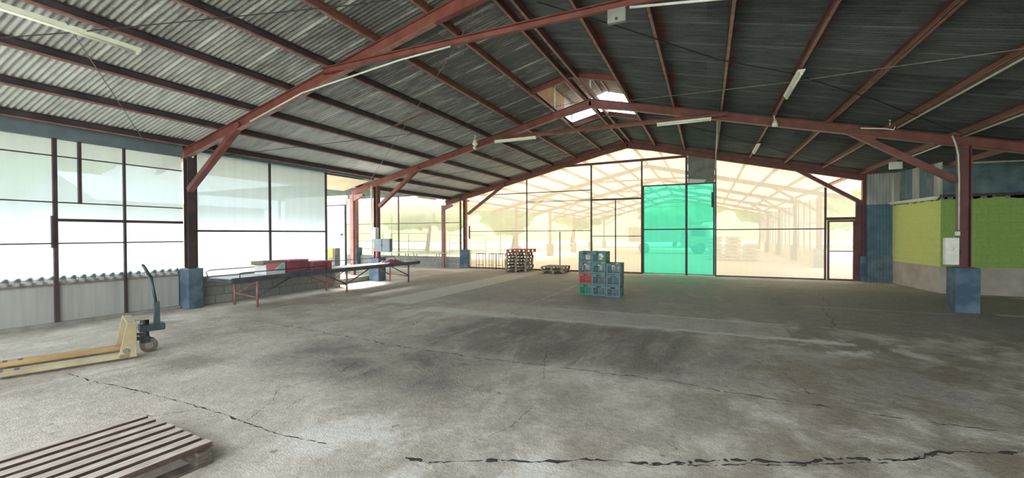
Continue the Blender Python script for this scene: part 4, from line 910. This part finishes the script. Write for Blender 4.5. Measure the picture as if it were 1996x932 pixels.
# ------------------------------------------------------------------ cracks and joints in the floor
def crack(pts, wd, label, seed=0, jag=0.03, gap=0.0):
    rnd = random.Random(seed); m = MB(); P_ = [Vector((*p, 0)) for p in pts]; path = []
    for a, b in zip(P_[:-1], P_[1:]):
        L = (b - a).length; n = max(2, int(L / 0.025)); nn = Vector((-(b - a).y, (b - a).x, 0)).normalized()
        for k in range(n):
            q = a.lerp(b, k / n); o = noise.noise(Vector((q.x * 2.1, q.y * 2.1, seed))) * jag * 2 + noise.noise(Vector((q.x * 13, q.y * 13, seed))) * jag * .8 + noise.noise(Vector((q.x * 37, q.y * 37, seed))) * jag * .5
            path.append((q + nn * o, nn, max(0.0018, 1.25 * wd * (0.50 + 1.1 * noise.noise(Vector((q.x * 7, q.y * 7, seed + 4))) + 0.8 * noise.noise(Vector((q.x * 31, q.y * 31, seed + 9)))) )))
    for (p, n1, w1), (q, n2, w2) in zip(path[:-1], path[1:]):
        if rnd.random() < gap: continue
        z = Vector((0, 0, .0025)); m.quad(p - n1 * w1 + z, q - n2 * w2 + z, q + n2 * w2 + z, p + n1 * w1 + z)
    tag(m.build('floor_crack', MT['crack']), label, 'crack', kind='structure')
crack([(-8.6, 5.15), (-6.54, 5.0), (-4.5, 4.78), (-3.13, 4.66), (-1.5, 4.72), (-.37, 4.72), (1.28, 4.56), (2.6, 4.5)], .008, 'long joint across the middle of the floor', 1, .035, .05)
crack([(-6.52, 2.25), (-5.2, 2.3), (-4.08, 2.31), (-3.2, 2.24), (-2.54, 2.28)], .007, 'crack running from the pallet truck past the wooden pallet', 2, .02, .05)
crack([(-1.9, 2.36), (-1.2, 2.62), (-.34, 3.0), (.6, 3.42), (1.58, 3.98), (2.2, 4.3)], .017, 'rough broken joint in the right foreground', 3, .03, .08)
crack([(-.34, 2.95), (.6, 3.37), (1.5, 3.92)], .008, 'second line of the broken right joint', 13, .03, .2)
crack([(-1.6, 2.76), (-1.41, 3.08), (-1.43, 3.58)], .002, 'short crack in the foreground', 4, .02, .2)
crack([(-1.58, 4.26), (-1.8, 4.9), (-1.95, 5.4)], .003, 'short diagonal crack', 5, .02, .1)
crack([(-3.42, 2.57), (-3.55, 3.3), (-3.4, 4.0), (-3.6, 4.6)], .003, 'crack crossing the left slab', 6, .04, .2)
crack([(-3.83, 2.28), (-3.9, 2.05), (-4.0, 1.95)], .003, 'short crack beside the wooden pallet', 7, .02, .1)
crack([(.78, 5.5), (.89, 4.87)], .003, 'short crack on the right slab', 8, .02, .1)
crack([(2.6, 13.4), (2.5, 11.6), (2.1, 10.0), (1.88, 8.46)], .009, 'winding crack towards the small door', 9, .07, .3)
crack([(-3.6, 7.3), (1.9, 7.22), (4.5, 7.0), (8.0, 7.0)], .006, 'joint along the pale strip', 10, .02, .3)
crack([(-4.9, 6.9), (-4.6, 5.9), (-4.75, 5.6)], .005, 'jagged crack in the pale patch', 11, .05, .2)
crack([(-3.52, 7.4), (-3.5, 9.5), (-3.45, 12.4)], .005, 'joint running back to the crates', 12, .03, .3)
crack([(-6.0, 7.8), (-6.05, 12), (-6.0, 16)], .003, 'edge joint of the pale strip', 14, .01, .4)

crack([(-4.08, 2.31), (-4.3, 2.05), (-4.6, 1.95)], .003, 'short branch crack beside the wooden pallet', 15, .02, .05)
crack([(-3.5, 2.3), (-3.9, 2.9), (-3.7, 3.5), (-4.0, 4.1)], .003, 'thin winding crack left of centre', 16, .04, .15)
# ------------------------------------------------------------------ hall continuing behind the sheeting
HY = [23.0, 28.9, 34.8, 40.7, 46.6]
r = MB(); corrug_y(r, fr, 17.35, 47.0, [-11.6, XR], pitch=0.3, amp=0.02, n=4); corrug_y(r, fr, 17.35, 47.0, [XR, XE], pitch=0.3, amp=0.02, n=4)
tag(r.build('ceiling', MT['roofh']), 'cream roof of the hall behind the sheeting', 'roof', kind='structure')
for k in range(-8, 8):
    x = XR + (SR if k > 0 else SL) * k
    tag(MB().cchan((x, 17.3, zf(x)), (x, 47, zf(x)), 0.06, PH, side=1 if k > 0 else -1).build('hall_purlin', MT['redl']), 'pale purlin of the hall behind the sheeting wall', 'purlin', 'purlins of the hall behind')
for i, y in enumerate(HY):
    tag(MB().ibeam((XR, y, zf(XR)), (-11.5, y, zf(-11.5)), 0.1, 0.2).ibeam((XR, y, zf(XR)), (XE, y, zf(XE)), 0.1, 0.2).beam((-6, y, 4.35), (.5, y, 4.35), .08, .09).beam((4.5, y, 2.55), (2.7, y, 3.72), .09, .11).beam((-10.1, y, 2.5), (-8.2, y, 3.74), .09, .11).build('hall_rafter', MT['redl']),
        'pale red roof frame of the hall behind the sheeting, %s from the front' % ['first', 'second', 'third', 'fourth', 'fifth'][i], 'rafter', 'roof frames of the hall behind')
    for x in (XLc, XRc):
        t = thing('hall_column', 'hazy %s column of the hall behind, %s from the front' % ('left' if x < 0 else 'right', ['first', 'second', 'third', 'fourth', 'fifth'][i]), 'column', (x, y, 0), 0, 'columns of the hall behind')
        MB().box(-.08, .08, -.08, .08, .85, zf(x) - .2).build('shaft', MT['redl'], t); MB().box(-.2, .2, -.2, .2, 0, .85).build('plinth', MT['concrete'], t)
aw = thing('awning', 'tan sloping awning beyond the lean-to screen', 'awning', (-15.5, 20, 3.3))
m = MB(); m.prism([(17.5, 3.34), (24.5, 3.10), (24.5, 3.14), (17.5, 3.38)], 0, -21.0, -11.65); m.build('canopy', MT['tan'], aw, world=True)
for x in (-20.6, -16.0, -11.9): MB().tube([(x, 24.3, -.1), (x, 24.3, 3.1)], .04, 10).build('pole', MT['rod'], aw, world=True)
aw = thing('awning', 'grey-blue flat canopy over the yard beside the pale blue door', 'awning', (-16, 13, 3.3))
m = MB(); m.box(-22.0, -11.55, 11.8, 17.1, 3.50, 3.54); m.build('canopy', MT['bluegrey'], aw, world=True)
for x in (-21.6, -16.0): MB().tube([(x, 12.0, -.1), (x, 12.0, 3.5)], .05, 10).build('pole', MT['rod'], aw, world=True)
hw = thing('wall_hall', None, None, (XRc + .1, 35, 0), kind='structure')
V('low_wall', MB().box(XRc + .06, XRc + .2, 23.4, 47, 0, .75), 'cream', hw)
V('panes', MB().box(XRc + .1, XRc + .104, 23.4, 47, .75, 3.2), 'filmB', hw)
for y in [24 + 1.45 * k for k in range(16)]: V('stud', MB().box(XRc + .06, XRc + .1, y - .03, y + .03, .75, 3.2), 'redl', hw)
V('rail', MB().box(XRc + .06, XRc + .1, 23.4, 47, 2.0, 2.05), 'redl', hw)
# stacked sacks and a parked truck in the hall
def sack(loc, rz, label):
    m = MB(); n = 12
    def S(i, j):
        th = 2 * PI * i / (n*2); ph = -PI/2 + PI * j / n
        sgn = lambda v, e: math.copysign(abs(v) ** e, v)
        x = .42 * sgn(math.cos(ph), .5) * sgn(math.cos(th), .5); y = .28 * sgn(math.cos(ph), .5) * sgn(math.sin(th), .5); z = .10 + .10 * sgn(math.sin(ph), .7)
        return Vector((x, y, z))
    for i in range(n*2):
        for j in range(n): m.quad(S(i, j), S(i+1, j), S(i+1, j+1), S(i, j+1), smooth=True)
    o = m.build('white_sack', MT['sack']); o.location = loc; o.rotation_euler = (0, 0, rz)
    return tag(o, label, 'sack', 'white sacks behind the sheeting')
s0 = None; rs = random.Random(11)
for sx in (0.45, 1.35, 2.25):
    for k in range(7 if sx < 2 else 5):
        loc = (sx + rs.uniform(-.05, .05), 27.5 + rs.uniform(-.05, .05), .2 * k); rz = rs.uniform(-.1, .1)
        if s0 is None: s0 = sack(loc, rz, 'hazy white sack in the stacks seen through the right sheeting')
        else:
            o = s0.copy(); COL.objects.link(o); o.location = loc; o.rotation_euler = (0, 0, rz)
tr = thing('parked_truck', 'blurred truck standing behind the green sheeting doors', 'truck', (-.8, 36, 0), .15)
MB().prism([(-1.0, .55), (1.0, .55), (1.0, 1.3), (.8, 2.2), (-1.0, 2.2)], 1, -.9, .9).build('cab', MT['truck'], tr, bevel=.06)
MB().box(-5.0, -1.1, -1.0, 1.0, .9, 2.1).build('cargo_bed', MT['truck'], tr, bevel=.02)
MB().prism([(.98, 1.3), (1.01, 1.3), (.83, 2.1), (.8, 2.1)], 1, -.75, .75).build('windscreen', MT['black'], tr)
MB().box(-.4, .6, -.915, -.90, 1.35, 2.0).build('side_window', MT['black'], tr)
for x in (.2, -3.8):
    for y in (-.95, .75): MB().cyl((x, y, .42), (x, y + .22, .42), .42, 24).build('wheel', MT['rubber'], tr)

# ------------------------------------------------------------------ outdoors: trees, hill, shed
def tree(x, y, h, r_, seed, label, name='tree'):
    t = thing(name, label, 'tree', (x, y, -.15), 0, 'trees outside'); rnd = random.Random(seed); m = MB()
    MB().tube([(0, 0, 0), (.05 * h, 0, h * .3), (0, 0, h * .6)], [.028 * h, .02 * h, .014 * h], 8).build('trunk', MT['bark'], t)
    for q in range(14):
        a = rnd.uniform(0, 2*PI); rr = r_ * rnd.uniform(0.1, .75); cz = h * rnd.uniform(.42, .85); cr = r_ * rnd.uniform(.35, .55); cx_, cy_ = rr * math.cos(a), rr * math.sin(a)
        n = 12; b = len(m.v)
        for i in range(n + 1):
            for j in range(2*n):
                ph = PI * i / n; th = PI * j / n; d = Vector((math.sin(ph) * math.cos(th), math.sin(ph) * math.sin(th), math.cos(ph)))
                k = cr * (1 + .45 * noise.noise(d * 3 + Vector((seed, q, 0))) + .25 * noise.noise(d * 9 + Vector((q, seed, 0))))
                m.v.append(Vector((cx_, cy_, cz)) + Vector((d.x * k, d.y * k, d.z * k * .8)))
        for i in range(n):
            for j in range(2*n): m.f.append((b + i*2*n + j, b + (i+1)*2*n + j, b + (i+1)*2*n + (j+1) % (2*n), b + i*2*n + (j+1) % (2*n))); m.sm.append(True)
    m.build('crown', MT['leaf'], t)
tree(-62, 16, 14, 9, 1, 'large round tree seen hazily at the far left window')
tree(-26, 36, 8, 5, 2, 'bushy tree outside the lean-to screen'); tree(-20, 44, 9, 5, 3, 'green tree behind the left part of the gable sheeting'); tree(-17, 57, 10, 6, 4, 'green tree behind the middle of the gable sheeting')
tree(-4, 62, 11, 7, 5, 'green tree beyond the end of the hall'); tree(10.5, 66, 11, 7, 6, 'green tree right of the hall end'); tree(13, 50, 9, 5, 7, 'hazy tree outside beyond the small door')
h = MB(); n = 40
for i in range(n):
    for j in range(12):
        def P(i, j):
            x = -150 + 250 * i / n; v = j / 12; y = 105 + 45 * v
            return (x, y, -1 + (7 + 10 * max(0, noise.noise(Vector((x * .018, 1.7, 0))) + .35)) * math.sin(min(1, v * 1.6) * PI / 2) + 2.0 * noise.noise(Vector((x * .12, v * 4, 2))))
        h.quad(P(i, j), P(i+1, j), P(i+1, j+1), P(i, j+1), smooth=True)
tag(h.build('hill', MT['leaf']), 'green wooded hill far behind the sheeting', 'hill', kind='structure')
sh = thing('neighbour_shed', 'pale neighbouring shed seen through the left sheeting', 'building', (-27, 10, 0))
V('walls', MB().box(-31, -24, 9.5, 17, -.15, 3.2), 'cream', sh); V('roof', MB().prism([(-31.5, 3.1), (-23.5, 3.1), (-27.5, 4.6)], 1, 9.1, 17.4), 'zinc', sh)
